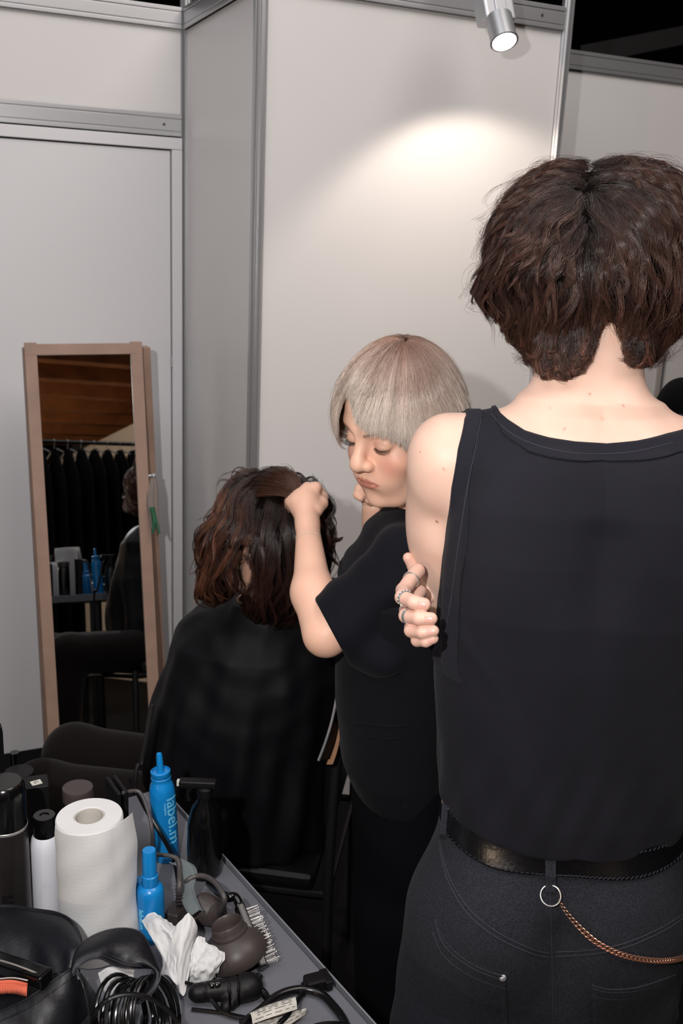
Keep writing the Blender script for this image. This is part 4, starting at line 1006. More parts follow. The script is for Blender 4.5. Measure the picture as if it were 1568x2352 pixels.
# ---- hair: smooth bob
wsil = [(762, 950), (768, 905), (790, 855), (830, 808), (880, 778), (925, 770), (975, 782), (1020, 815), (1050, 860), (1068, 910), (1078, 960), (1080, 1010), (1060, 1055), (1000, 1080), (940, 1080), (860, 1080), (800, 1060), (772, 1000)]
H2 = Hair(D(925, 930, 1.62), wsil, (925, 930), 1.62, .112, (.02, 1.15))
facepoly = [(778, 960), (786, 925), (800, 905), (806, 940), (816, 990), (838, 985), (850, 1002), (880, 1018), (905, 1028), (936, 1036), (942, 1180), (700, 1180), (700, 1000), (772, 1000)]
def stop_w(x, y, P):
    side = (P - H2.c) @ H2.tc < -.03       # the far side of the face keeps its long strand
    far = side & ((y > 1052))
    near = ~side & (inpoly(x, y, [(786, 1015), (777, 965), (781, 930), (790, 908), (800, 925), (808, 955), (818, 982), (834, 996), (850, 1003), (868, 1008), (890, 1016), (908, 1024), (925, 1034), (938, 1040), (960, 1060), (960, 1250), (786, 1250)]) | (y > 1075))
    return far | near
def fldw(q, rd, t):
    d = rd * (1 - .55 * t) + np.array([-.02, -1.]) * (.25 + .75 * t); return d
part = lambda t: np.hypot(*(t - np.array([.02, 1.0]))) < .75
pw_ = [H2.grow(1500, 22, (.20, .27), .5, .035, 1.0, .0006, (.955, .985), (.985, 1.01), .0034, .00020, part, stop_w, (158, 122, 106), (240, 228, 216), .18, seed=21, endvar=.05, n=16, amax=2.4, frizz=.0004, field=fldw, tipc=.9),
       H2.grow(700, 18, (.16, .24), .5, .03, 1.0, .0005, (.94, .965), (.965, .99), .0034, .00020, lambda t: t[1] > -.2, stop_w, (164, 130, 114), (236, 222, 210), .18, seed=22, n=14, amax=2.2, frizz=.0004, field=fldw, tipc=.9),
       H2.grow(60, 4, (.2, .25), .5, .06, 1.0, .002, (.99, 1.0), (1.01, 1.04), .006, .00012, part, stop_w, (180, 160, 146), (210, 200, 188), .1, seed=23, n=16, amax=2.2, frizz=.001, field=fldw, tipc=1.2)]
def stop_wb(x, y, P): return stop_w(x, y, P) | inpoly(x, y, [(740, 900), (800, 895), (860, 960), (945, 1000), (960, 1200), (740, 1200)]) | (y > 1050)
hair_mesh('hair', pw_, H2.base(.93, stop_wb, 2.5, 50, 110), (150, 134, 122), m_blond, woman)

# the figure stands a little further back
for o in woman.children_recursive:
    me = o.data; a = np.empty(len(me.vertices) * 3, np.float32); me.vertices.foreach_get('co', a); a = a.reshape(-1, 3)
    a = (CC + (a - CC) * 1.06).astype(np.float32); me.vertices.foreach_set('co', a.ravel()); me.update()
# ================================================================ SEATED PERSON UNDER A CAPE
m_cape = mat('black_nylon_cape', (10, 10, 14), .6, spec=.18, bump=(30, .1, .003))
m_fuzz = mat('dark_wool_trousers', (22, 17, 17), .95, spec=.08, sheen=.06, bump=(500, .4, .001))
sx, sy = -.175, 2.03
st = empty('person', (sx, sy, 0), 'seated person with wavy dark brown hair wrapped in a black hairdressing cape', 'person')
SF = frame(rad(150), rad(-8), 0); SO = D(615, 1235, 2.03)
def ss(P): return (P - SO.astype(np.float32)) @ SF.astype(np.float32)
SN = SO + SF @ np.array([0, -.035, -.08]); SC7 = np.array([sx + .012, sy - .03, .975])
KD = np.array([-.99, .14, 0]); KD /= np.linalg.norm(KD); KS = np.array([KD[1], -KD[0], 0])
hipz = .49
def seat_legs(P, r0=.082, r1=.066):
    d = None
    for s in (-1, 1):
        h = np.array([sx, sy, hipz]) + KS * s * .075; k = h + KD * .47 + KS * s * .015 + [0, 0, .015]; a = k + KD * .05; a[2] = .10
        e = chain(P, [h, k, a], [r0, r1, .045], .03); d = e if d is None else smin(d, e, .03)
    return d
def seated(P, head=True):
    d = loft(P, [.45, .55, .7, .82, .90, .96, .99], sx, sy, [.14, .15, .145, .165, .165, .12, .06], [.11, .115, .10, .105, .10, .075, .05], 2.2)
    d = smin(d, cap(P, SC7, SN, .05, .048), .03); d = smin(d, face(ss(P)), .014) if head else d; d = smin(d, seat_legs(P, .07, .055), .03)
    h1 = np.array([sx, sy, .58]) + KD * .08
    for s in (-1, 1):
        d = smin(d, chain(P, [np.array([sx, sy, .89]) + np.array([1., 0, 0]) * -s * .118, np.array([sx, sy, .68]) + np.array([1., 0, 0]) * -s * .125 + KD * .02, h1 + KS * s * .06 + [0, 0, .06], h1 + KS * s * .03 + KD * .08 + [0, 0, .06]], [.045, .038, .027, .03], .02), .03)
    return d
sdf_obj('body', seated, (-.95, 1.75, 0), (.15, 2.4, 1.35), .005, m_skin, st, lambda V: np.array(lin((214, 168, 146)))[None] * (1 + .03 * noise3(V, 60, 4)[:, None]))
def cape(P):
    z = P[..., 2]
    d = loft(P, [.46, .56, .66, .76, .84, .90, .945, .975, 1.0], [sx - .03, sx - .03, sx - .025, sx - .015, sx, sx, sx + .005, sx + .01, sx + .012], [sy - .02] * 5 + [sy - .02, sy - .02, sy - .025, sy - .03],
             [.215, .215, .212, .205, .194, .174, .134, .088, .060], [.19, .185, .175, .165, .15, .135, .11, .085, .062], 2.15)
    lap = seat_legs(P, .105, .085) ; lap = np.maximum(lap, .40 - z); d = smin(d, smax(lap, ((P - (np.array([sx, sy, 0]) + KD * .16)) @ KD.astype(np.float32)), .02), .06)
    d = smin(d, np.where(z > .60, seated(P, False) - .011, 1.), .015)
    a = np.arctan2(P[..., 1] - sy, P[..., 0] - sx); k = np.clip((.98 - z) * 2.6, 0, 1)
    d = d - k * (.0055 * np.sin(a * 9 + 3 * np.sin(z * 7)) + .0045 * np.sin(a * 17 - z * 14 + 1.3) + .004 * np.sin(a * 5 + z * 24)) - .0015 * np.sin(z * 90 + 4 * np.sin(a * 3)) * (1 - k)
    return smax(np.maximum(d, z - .998), .44 - z, .006)
def capeh(P): c = cape(P); return np.maximum(c, -(c + .006)) if False else c
sdf_obj('cape', capeh, (-.62, 1.76, .42), (.13, 2.5, 1.02), .0042, m_cape, st)
sdf_obj('trousers', lambda P: seat_legs(P, .082, .070), (-.95, 1.8, 0), (.1, 2.4, .72), .006, m_fuzz, st)
for s in (-1, 1):
    h = np.array([sx, sy, hipz]) + KS * s * .075; k = h + KD * .52 + KS * s * .015; c = np.array([k[0], k[1], .045]) + KD * .05; Rk = np.stack([KS, KD, [0, 0, 1]], 1)
    sdf_obj('shoe', lambda P: smax(ell(P, c, (.045, .13, .05), Rk), .004 - P[..., 2], .004), c - .16, c + .16, .007, m_leather, st)
Z3 = lambda x, y: (430 + x / 2.657, 1040 + y / 2.657)
ssil = [Z3(*q) for q in ((240, 200), (330, 120), (450, 90), (590, 78), (700, 130), (780, 190), (830, 300), (880, 420), (900, 520), (860, 700), (800, 860), (740, 980), (650, 1035), (500, 1045), (380, 1000), (300, 940), (180, 930), (70, 880), (90, 700), (70, 530), (110, 460), (180, 370))]
H3 = Hair(D(612, 1235, 2.0), ssil, (612, 1235), 2.0, .125, (.25, 1.25))
gap = [Z3(*q) for q in ((296, 560), (320, 590), (352, 660), (378, 740), (380, 800), (350, 850), (318, 880), (300, 960), (150, 990), (230, 905), (340, 815), (330, 740), (300, 650))]
def stop_s(x, y, P): return inpoly(x, y, gap) | (y > 1440)
def flds(q, rd, t):
    back = np.clip((q[:, 0] * -1 + .1), 0, 1)[:, None]
    return rd * (.65 - .45 * t) + np.array([0, -1.]) * (.4 + .6 * t)
wet = dict(stop=stop_s)
ps_ = [H3.grow(300, 34, (.16, .24), .5, .38, 1.6, .008, (.86, .95), (.97, 1.02), .0068, .00028, lambda t: True, stop_s, (34, 22, 19), (62, 38, 30), .35, seed=31, n=16, amax=1.9, frizz=.0008, field=flds, curlf=1.4, tipc=.3),
       H3.grow(120, 30, (.16, .22), .5, .35, 1.4, .006, (.95, .99), (1.0, 1.04), .007, .00028, lambda t: t[0] < -.2, stop_s, (60, 40, 32), (112, 70, 50), .3, seed=33, n=16, amax=1.9, frizz=.0008, field=flds, curlf=1.3, tipc=.4),
       H3.grow(60, 10, (.18, .26), .5, .6, 1.8, .016, (.95, 1.0), (1.02, 1.10), .004, .00025, None, stop_s, (34, 22, 19), (70, 44, 34), .3, seed=34, n=16, amax=2.0, frizz=.001, field=flds, curlf=1.8, tipc=.4)]
# wet locks hanging to the right of the lifted hand
def lock(pix, d, n, cr, c0, c1):
    g = catmull(np.array([D(x, y, d + dd) for x, y, dd in pix]), 5); g = g[np.linspace(0, len(g) - 1, 16).astype(int)]
    r = np.random.default_rng(int(pix[0][0])); S = np.repeat(g[None], n, 0) + r.normal(size=(n, 1, 3)) * cr * np.linspace(1, .3, 16)[None, :, None]
    t = np.linspace(0, 1, 16)[None, :, None]; Cc = np.array(lin(c0)) * (1 - t) + np.array(lin(c1)) * t; return S, np.repeat(Cc, n, 0), .0004
for pix in ([(735, 1140, 0), (752, 1165, 0), (748, 1195, 0), (762, 1222, -.01), (745, 1238, 0), (775, 1241, .01), (786, 1235, .02)], [(728, 1150, 0), (742, 1200, 0), (738, 1245, 0), (755, 1275, 0), (778, 1299, 0)], [(738, 1180, .02), (748, 1250, .02), (744, 1310, .02), (752, 1330, .02), (780, 1329, .02)],
            [(730, 1120, 0), (758, 1152, 0), (765, 1172, 0), (755, 1200, 0), (768, 1228, 0)], [(700, 1200, 0), (735, 1260, 0), (742, 1310, 0), (728, 1370, 0)], [(720, 1130, -.01), (748, 1160, 0), (740, 1210, 0), (752, 1240, 0), (748, 1290, 0)],
            [(720, 1100, 0), (735, 1135, 0), (745, 1180, 0), (740, 1225, 0), (735, 1280, .0), (742, 1330, 0)]):
    ps_.append(lock(pix, 1.96, 60, .0042, (30, 20, 18), (56, 36, 30)))
# hair combed back into the fist, over the crown
for i in range(26):
    t = i / 25; x0 = 520 + 150 * t; y0 = 1150 - 70 * math.sin(t * 2.2)
    ps_.append(lock([(x0, y0, .02 - .0 * t), (x0 + (690 - x0) * .35, y0 - 12 + 14 * t, -.055), (x0 + (690 - x0) * .7, y0 + (1135 - y0) * .45 - 8, -.085), (690 + 8 * math.sin(i), 1138 + 10 * math.cos(i * 2), -.10)], 1.97, 26, .0045, (52, 34, 28), (96, 64, 50)))
hair_mesh('hair', ps_, H3.base(.86, lambda x, y, P: stop_s(x, y, P) | (y > 1400) | inpoly(x, y, [(500, 1340), (560, 1240), (600, 1400), (560, 1440), (440, 1440)]), 2.3), (16, 10, 9), m_hair, st)
# ---- the chair
m_frame = mat('dark_metal_tube', (34, 32, 33), .5, metal=.4)
m_pad = mat('black_vinyl', (12, 12, 13), .5, spec=.2)
m_tan = mat('tan_wood', (178, 132, 100), .45)
cc = np.array([sx, sy, 0]); chr_ = empty('chair', cc, 'black styling chair with a dark metal frame under the seated person in the cape', 'chair')
Rk = np.stack([KS, KD, [0, 0, 1]], 1); pt = lambda u, v, z: cc + KS * u + KD * v + np.array([0, 0, z])
mb = MB(); mb.box(pt(0, .03, .435), (.20, .21, .022), Rk, .02); mb.build('seat', m_pad, chr_)
mb = MB(); mb.box(pt(0, -.20, .66), (.17, .012, .10), Rk, .01); mb.build('backrest', m_pad, chr_)
for s in (-1, 1):
    mb = MB(); mb.tube([pt(s * .20, -.22, 0), pt(s * .195, -.21, .45), pt(s * .18, -.215, .76)], .011, 10); mb.build('leg', m_frame, chr_)
    mb = MB(); mb.tube([pt(s * .20, .28, 0), pt(s * .195, .27, .43)], .011, 10, smoothc=False); mb.build('leg', m_frame, chr_)
mb = MB(); mb.tube([pt(-.195, .27, .41), pt(.195, .27, .41), pt(.195, -.21, .41), pt(-.195, -.21, .41)], .009, 8, closed=True, smoothc=False); mb.build('seat_frame', m_frame, chr_)
# folding chair seen between cape and vest, and its bare tube on the left
A_ = [D(779, 1548, 1.90), D(773, 1600, 1.90), D(762, 1655, 1.90), D(747, 1705, 1.90), D(731, 1747, 1.90)]
B_ = [D(790, 1552, 1.96), D(788, 1604, 1.96), D(784, 1660, 1.96), D(776, 1712, 1.96), D(764, 1750, 1.96)]
A_ = catmull(A_, 5); B_ = catmull(B_, 5)
arm_ = MB(); arm_.sheet(np.stack([A_ * (1 - t) + B_ * t + np.array([0, 0.012 * math.sin(t * 3.14), 0]) for t in np.linspace(0, 1, 6)], 0), .006); ar = arm_.build('side_shell', m_pad, chr_)
mb = MB(); mb.tube(A_, .0026, 8, smoothc=False); mb.build('shell_edge', m_chrome, ar)
mb = MB(); mb.sheet(np.stack([B_[10:] + np.array([-.012 * t, -.008 - .002 * t, 0]) for t in np.linspace(0, 1, 4)], 0), .004); mb.build('wood_veneer', m_tan, ar)
mb = MB(); mb.tube([D(350, 1618, 1.97), D(338, 1690, 1.97), D(325, 1752, 1.97), D(310, 1840, 1.97), D(310, 1840, 1.97) * [1, 1, 0]], .0042, 8); mb.build('back_tube', m_frame, chr_)
# ================================================================ PERSON AT THE RIGHT EDGE
m_jump = mat('black_jumper', (9, 9, 11), .92, spec=.1, bump=(300, .2, .001))
px_, py_ = .885, 2.12
p4 = empty('person', (px_, py_, 0), 'person in a black jumper mostly hidden by the right picture edge', 'person')
def b4(P):
    d = loft(P, [.80, 1.0, 1.2, 1.34, 1.45, 1.52], px_, py_, [.15, .14, .16, .17, .14, .07], [.10, .10, .11, .11, .09, .06], 2.2)
    d = smin(d, cap(P, (px_, py_, 1.45), (px_, py_ - .0, 1.59), .055, .052), .03)
    d = smin(d, face((P - np.array([px_, py_ + .0, 1.66], np.float32)) @ frame(rad(60), 0, 0).astype(np.float32)), .014)
    for s in (-1, 1):
        d = smin(d, chain(P, [(px_ + s * .16, py_, 1.43), (px_ + s * .215, py_ + .01, 1.14), (px_ + s * .20, py_ - .08, .92), (px_ + s * .20, py_ - .10, .84)], [.045, .038, .026, .03], .02), .03)
        d = smin(d, chain(P, [(px_ + s * .085, py_, .85), (px_ + s * .09, py_, .45), (px_ + s * .10, py_, .08)], [.085, .055, .04], .02), .03)
    return d
sdf_obj('body', b4, (px_ - .3, py_ - .2, 0), (px_ + .3, py_ + .2, 1.84), .007, m_skin, p4, lambda V: np.tile(np.array(lin((214, 168, 146))), (len(V), 1)))
def j4(P):
    d = loft(P, [.78, 1.0, 1.2, 1.35, 1.46, 1.515], px_, py_, [.175, .165, .18, .19, .155, .085], [.125, .12, .13, .13, .11, .075], 2.2)
    for s in (-1, 1): d = smin(d, chain(P, [(px_ + s * .165, py_, 1.43), (px_ + s * .22, py_ + .01, 1.14), (px_ + s * .20, py_ - .08, .92)], [.062, .055, .040], .02), .04)
    d = d - .003 * np.sin(P[..., 2] * 50 + P[..., 0] * 30); return smax(np.maximum(d, P[..., 2] - 1.52), .80 - P[..., 2], .006)
sdf_obj('jumper', j4, (px_ - .32, py_ - .25, .7), (px_ + .32, py_ + .25, 1.55), .006, m_jump, p4)
def t4(P):
    d = loft(P, [.70, .80, .95], px_, py_, [.165, .17, .15], [.125, .125, .12], 2.2)
    for s in (-1, 1): d = smin(d, chain(P, [(px_ + s * .085, py_, .80), (px_ + s * .10, py_, .05)], [.095, .08], .02), .03)
    return smax(d, .03 - P[..., 2], .004)
sdf_obj('trousers', t4, (px_ - .25, py_ - .2, 0), (px_ + .25, py_ + .2, 1.0), .008, m_trous, p4)
sdf_obj('hair', lambda P: smax(ell(P, (px_, py_ - .01, 1.705), (.09, .115, .11)), -ell(P, (px_ + .05, py_ + .10, 1.64), (.10, .10, .11)), .01), (px_ - .15, py_ - .15, 1.5), (px_ + .15, py_ + .15, 1.86), .005, m_hair, p4, lambda V: np.tile(np.array(lin((30, 22, 20))), (len(V), 1)))
for s in (-1, 1): sdf_obj('shoe', lambda P: smax(ell(P, (px_ + s * .10, py_ + .05, .04), (.045, .13, .045)), .004 - P[..., 2], .004), (px_ + s * .1 - .07, py_ - .1, -.01), (px_ + s * .1 + .07, py_ + .22, .12), .008, m_leather, p4)
# ================================================================ TABLE AND WHAT LIES ON IT
T = .72
m_table = mat('grey_laminate', (104, 105, 112), .5, spec=.35, mottle=(5, .1), bump=(300, .05, .0005))
m_edge = mat('grey_edge_strip', (128, 129, 136), .45)
m_gloss = mat('glossy_black_plastic', (8, 8, 9), .2, spec=.5)
m_matt = mat('matt_black_plastic', (15, 14, 15), .5, spec=.25)
m_gun = mat('gunmetal_can', (52, 48, 48), .38, metal=.6)
m_white = mat('white_gloss_can', (222, 224, 232), .25, spec=.5)
m_paper = mat('white_paper', (208, 208, 208), .9, spec=.15, bump=(520, .22, .0010), mottle=(20, .03), wave=[('Z', 45, .04, .0006, (0, 0, 0))])
m_core = mat('grey_cardboard', (188, 184, 176), .9)
m_blue = mat('bright_blue_plastic', (16, 126, 196), .28, spec=.5)
m_ltext = mat('pale_blue_print', (120, 205, 240), .5)
m_taupe = mat('dark_taupe_plastic', (64, 56, 55), .42, spec=.4, bump=(700, .08, .0004))
m_cord = mat('grey_cord', (70, 66, 66), .45)
m_bcord = mat('black_cord', (12, 12, 14), .25, spec=.5)
m_tag = mat('paper_tag', (196, 192, 184), .7)
m_print = mat('dark_print', (50, 50, 52), .7)
m_orange = mat('coral_plastic', (212, 104, 78), .4)
m_greygreen = mat('grey_green_strap', (96, 104, 106), .6)
m_cream = mat('cream_plastic', (200, 198, 188), .45)
m_nylon = mat('black_nylon_bag', (15, 16, 22), .45, spec=.35, bump=(45, .35, .004), mottle=(14, .3))
B = lambda x, y, h=0: atZ(x, y, T + h)
eA = B(520, 1970); eB = B(865, 2352); ed = (eB - eA) / np.linalg.norm(eB - eA); el = np.array([-ed[1], ed[0], 0]); 
if el[0] > 0: el = -el
c0 = eA - ed * .26; Rt_ = np.stack([ed, el, np.cross(ed, el)], 1); LT, WT = 1.25, .75
tb = empty('table', c0 + ed * LT / 2 + el * WT / 2 - np.array([0, 0, T]), 'grey laminate table with a lighter edge strip covered in hair styling gear', 'table')
mb = MB(); mb.box(c0 + ed * LT / 2 + el * (WT / 2 + .006) - np.array([0, 0, .014]), (LT / 2, WT / 2 - .004, .014), Rt_, .001); mb.build('tabletop', m_table, tb)
mb = MB(); mb.box(c0 + ed * LT / 2 + el * .001 - np.array([0, 0, .0145]), (LT / 2, .0013, .0145), Rt_, .0005); mb.build('edge_strip', m_edge, tb)
for a, b in ((.06, .06), (LT - .06, .06), (.06, WT - .06), (LT - .06, WT - .06)):
    mb = MB(); q = c0 + ed * a + el * b; q[2] = (T - .028) / 2; mb.box(q, (.02, .02, (T - .028) / 2), Rt_, .003); mb.build('leg', m_frame if 'm_frame' in globals() else m_matt, tb)
def topz(x, y, p): return atY(x, y, p[1])[2] - T
def bottle(name, base, H, prof, m, label, cat, group=None, seg=40):
    """prof: (r, z fraction of H)"""
    e = empty(name, base, label, cat, group); return e
# ---- paper roll
pb = B(222, 2168); ph = topz(205, 1873, pb)
ro = empty('paper_roll', pb, 'big white paper towel roll standing upright with a loose sheet end', 'paper roll')
tilt = (atY(205, 1873, pb[1]) - pb); tilt /= np.linalg.norm(tilt); Rr = axes_to(tilt, (0, 1, 0)); ph = ph / tilt[2]
R0 = .0475
mb = MB(); prof = [(.0215, 0.001), (R0 + .003, 0), (R0 + .0045, .02), (R0 + .003, ph * .3), (R0 + .0015, ph * .6), (R0, ph - .003), (R0 - .0015, ph), (.0225, ph), (.0215, ph - .001), (.0215, 0.001)]
P2 = []; 
for i in range(len(prof) - 1):
    for t in np.linspace(0, 1, 5, endpoint=False): P2.append(tuple(np.array(prof[i]) * (1 - t) + np.array(prof[i + 1]) * t))
mb.lathe(pb, P2 + [prof[-1]], 72, Rr); b_ = mb.build('paper', m_paper, ro)
mb = MB(); mb.lathe(pb, [(.0212, .002), (.0212, ph - .0015), (.0197, ph - .0015), (.0197, .002), (.0212, .002)], 48, Rr); mb.build('cardboard_core', m_core, ro)
G = []
for u in np.linspace(0, 1, 40):        # the loose outer sheet, standing off on the right
    a = -2.6 + u * 2.75; off = .0012 + .0115 * max(0, (u - .72) / .28) ** 1.3; row = []
    for v in np.linspace(0, 1, 20):
        zz = ph * (1 - v) * (1 - .012) + .004 * (u > .8) * math.sin(9 * u) * (1 - v); r_ = R0 + .0045 * v ** .6 + off * (1 + .25 * math.sin(v * 7)) + .0006 * math.sin(v * 23 + u * 9); row.append(pb + Rr @ np.array([r_ * math.cos(a), r_ * math.sin(a), zz + .001]))
    G.append(row)
m0 = MB(); m0.sheet(G, .0006); m0.build('loose_sheet', m_paper, ro)
# ---- cans
def can(name, px_base, px_top, r, parts, label, cat, group=None, m=None):
    b = B(*px_base); H = topz(*px_top, b); e = empty(name, b, label, cat, group)
    for pn, pr_, mm in parts:
        mb = MB(); mb.lathe(b, [(r * q, H * z) for q, z in pr_], 44); mb.build(pn, mm, e)
    return b, H, e
can('spray_can', (112, 2115), (112, 1872), .0235, [('body', [(.96, 0), (1, .02), (1, .66), (.97, .74), (.84, .80), (.70, .83)], m_white), ('cap', [(.70, .815), (.72, .83), (.72, .985), (.66, 1), (.30, 1.0), (.28, .99), (0, .99)], m_gloss)], 'white spray can with glossy black cap just left of the paper roll', 'can')
b, H, e = can('spray_can', (28, 2150), (28, 1795), .030, [('body', [(.97, 0), (1, .012), (1, .72)], m_gun), ('collar', [(1.0, .72), (1.015, .722), (1.015, .735), (1, .737)], m_steel), ('cap', [(.995, .737), (.995, .93), (.93, .985), (.80, 1), (0, 1)], m_gloss)], 'gunmetal grey spray can with glossy black top at the left picture edge', 'can')
def text_on(name, txt, base, r, h0, size, ang, mm, parent, vertical=True, R=None, bold=0):
    cu = bpy.data.curves.new('t', 'FONT'); cu.body = txt; cu.size = size; cu.offset = bold; cu.resolution_u = 3; cu.extrude = .0002
    o = bpy.data.objects.new('t', cu); col.objects.link(o); bpy.context.view_layer.update(); dg = bpy.context.evaluated_depsgraph_get(); me = bpy.data.meshes.new_from_object(o.evaluated_get(dg)); bpy.data.objects.remove(o)
    bm = bmesh.new(); bm.from_mesh(me); bmesh.ops.triangulate(bm, faces=bm.faces)
    for _ in range(3):
        E_ = [e for e in bm.edges if e.calc_length() > .0022]
        if E_: bmesh.ops.subdivide_edges(bm, edges=E_, cuts=1, use_grid_fill=False); bmesh.ops.triangulate(bm, faces=bm.faces)
    bm.to_mesh(me); bm.free(); R = np.eye(3) if R is None else R
    for v in me.vertices:
        x, y, z = v.co
        if vertical: hh = h0 - x; aa = ang + y / r
        else: hh = h0 + y; aa = ang + x / r
        rr = (r(hh) if callable(r) else r) + .00035 + z; v.co = Vector(base + R @ np.array([rr * math.cos(aa), rr * math.sin(aa), hh]))
    return link(name, me, mm, parent)
cam_ang = lambda b: math.atan2(-b[1], -b[0])
text_on('lettering', 'E', b, .030, H * .26, .034, cam_ang(b) - .42, m_matt, e, False, bold=.0012)
can('spray_can', (-12, 2060), (4, 1672), .027, [('body', [(.97, 0), (1, .01), (1, .62), (.9, .66)], m_matt), ('cap', [(.92, .64), (.94, .65), (.94, .96), (.88, 1), (0, 1.0)], m_matt)], 'tallest matt black spray can behind the gunmetal can at the left edge', 'can')
can('jar', (52, 1935), (58, 1772), .0235, [('body', [(.97, 0), (1, .02), (1, .72)], m_matt), ('lid', [(1.03, .72), (1.03, .98), (1, 1), (0, 1)], m_matt)], 'squat matt black jar right of the tallest black spray can', 'jar')
can('bottle', (42, 1900), (40, 1728), .0085, [('body', [(1, 0), (1, .8), (.9, .82)], m_matt), ('cap', [(.9, .82), (.92, .84), (.92, 1), (0, 1)], m_gloss)], 'thin black bottle peeping between the tallest can and the squat jar', 'bottle')
can('jar', (184, 1985), (182, 1808), .0245, [('body', [(.95, 0), (.98, .02), (.98, .8), (.9, .84)], m_gloss), ('lid', [(1.0, .84), (1.02, .85), (1.02, .985), (.99, 1), (0, 1)], m_taupe)], 'black jar with a round brownish lid directly behind the paper roll', 'jar')
bx = B(84, 1960); hb = topz(84, 1795, bx); mb = MB(); mb.box(bx + np.array([0, 0, hb / 2]), (.024, .02, hb / 2), rotz(.35), .003); bo = mb.build('carton', m_matt)
tag(bo, 'upright matt black carton with a small white sticker on its top', 'box')
mb = MB(); mb.box(bx + np.array([.006, -.004, hb + .0004]), (.0085, .007, .0004), rotz(.6)); mb.build('sticker', m_cream, bo)
mb = MB(); mb.tube([bx + np.array([.006 + .003 * math.cos(a), -.004 + .003 * math.sin(a), hb + .001]) for a in np.linspace(0, 5.2, 10)], .0005, 5); mb.build('sticker_print', m_print, bo)
# ---- blue bottles
bb = B(384, 1968); Hb = topz(365, 1728, bb); tl = atY(365, 1728, bb[1]) - bb; Lb = np.linalg.norm(tl); Rb_ = axes_to(tl / Lb, (0, 1, 0))
be = empty('bottle', bb, 'bright blue nozzle bottle without cap, lettering down its side, behind the others', 'bottle')
rb = .0215
mb = MB(); mb.lathe(bb, [(rb * .95, 0), (rb, .004), (rb, Lb * .60), (rb * .97, Lb * .66), (rb * .86, Lb * .71), (rb * .72, Lb * .74), (rb * .70, Lb * .755), (rb * .78, Lb * .76), (rb * .78, Lb * .775), (rb * .72, Lb * .78), (rb * .76, Lb * .785), (rb * .77, Lb * .83), (rb * .70, Lb * .835), (rb * .66, Lb * .82), (0, Lb * .82)], 48, Rb_); mb.build('body', m_blue, be)
mb = MB(); mb.lathe(bb, [(rb * .30, Lb * .82), (rb * .27, Lb * .86), (rb * .235, Lb * .97), (rb * .19, Lb * .99), (0, Lb)], 24, Rb_); mb.build('nozzle', m_blue, be)
def loc_ang(b, R): v = R.T @ (CC - b); return math.atan2(v[1], v[0])
ca = loc_ang(bb, Rb_); text_on('lettering', 'label.m', bb, rb, Lb * .62, .031, ca + .30, m_ltext, be, True, Rb_)
text_on('small_lettering', 'complete', bb, rb, Lb * .58, .006, ca + .06, m_ltext, be, True, Rb_)
bf = B(348, 2152); tl = atY(342, 1952, bf[1]) - bf; Lf = np.linalg.norm(tl); Rf = axes_to(tl / Lf, (0, 1, 0)); rf = .0205
fe = empty('bottle', bf, 'bright blue spray bottle with a tall blue cap, right beside the paper roll', 'bottle')
mb = MB(); mb.lathe(bf, [(rf * .95, 0), (rf, .004), (rf, Lf * .50), (rf * .96, Lf * .56), (rf * .82, Lf * .60), (rf * .62, Lf * .615), (rf * .58, Lf * .62)], 48, Rf); mb.build('body', m_blue, fe)
mb = MB(); mb.lathe(bf, [(rf * .60, Lf * .59), (rf * .62, Lf * .60), (rf * .60, Lf * .72), (rf * .52, Lf * .73), (rf * .50, Lf * .98), (rf * .46, Lf), (0, Lf)], 40, Rf); mb.build('cap', m_blue, fe)
ca = loc_ang(bf, Rf); text_on('lettering', 'label.m', bf, rf, Lf * .40, .012, ca - .95, m_ltext, fe, True, Rf, bold=.0002)
b3 = B(318, 2135); H3_ = topz(316, 2020, b3); mb = MB(); mb.lathe(b3, [(.010, 0), (.0115, .003), (.0115, H3_ * .9), (.008, H3_)], 24); o = mb.build('bottle', m_blue); tag(o, 'small blue bottle squeezed between the paper roll and the capped blue bottle', 'bottle')
# ---- glossy black pump bottle with trigger
kb_ = B(470, 2002); Hk = topz(468, 1822, kb_)
ke = empty('bottle', kb_, 'glossy round black bottle with trigger head near the far table corner', 'bottle')
mb = MB(); mb.lathe(kb_, [(.026, 0), (.0285, .005), (.0295, Hk * .35), (.0285, Hk * .65), (.022, Hk * .83), (.012, Hk * .93), (.011, Hk)], 48); mb.build('body', m_gloss, ke)
kt = kb_ + np.array([0, 0, Hk]); dx = -CR * 1.0; dx[2] = 0; dx /= np.linalg.norm(dx); Rk_ = np.stack([dx, np.cross([0, 0, 1], dx), [0, 0, 1]], 1)
mb = MB(); mb.lathe(kt, [(.0125, -.004), (.0125, .010), (.008, .013)], 24); mb.box(kt + dx * .012 + np.array([0, 0, .018]), (.030, .008, .006), Rk_, .003); mb.tube([kt + dx * .02 + [0, 0, .012], kt + dx * .028 + [0, 0, 0], kt + dx * .026 + [0, 0, -.014]], .0035, 8); mb.build('trigger_head', m_matt, ke)
mb = MB(); mb.box(kt + dx * .0435 + np.array([0, 0, .018]), (.0025, .0045, .0045), Rk_, .001); mb.build('nozzle', m_cream, ke)
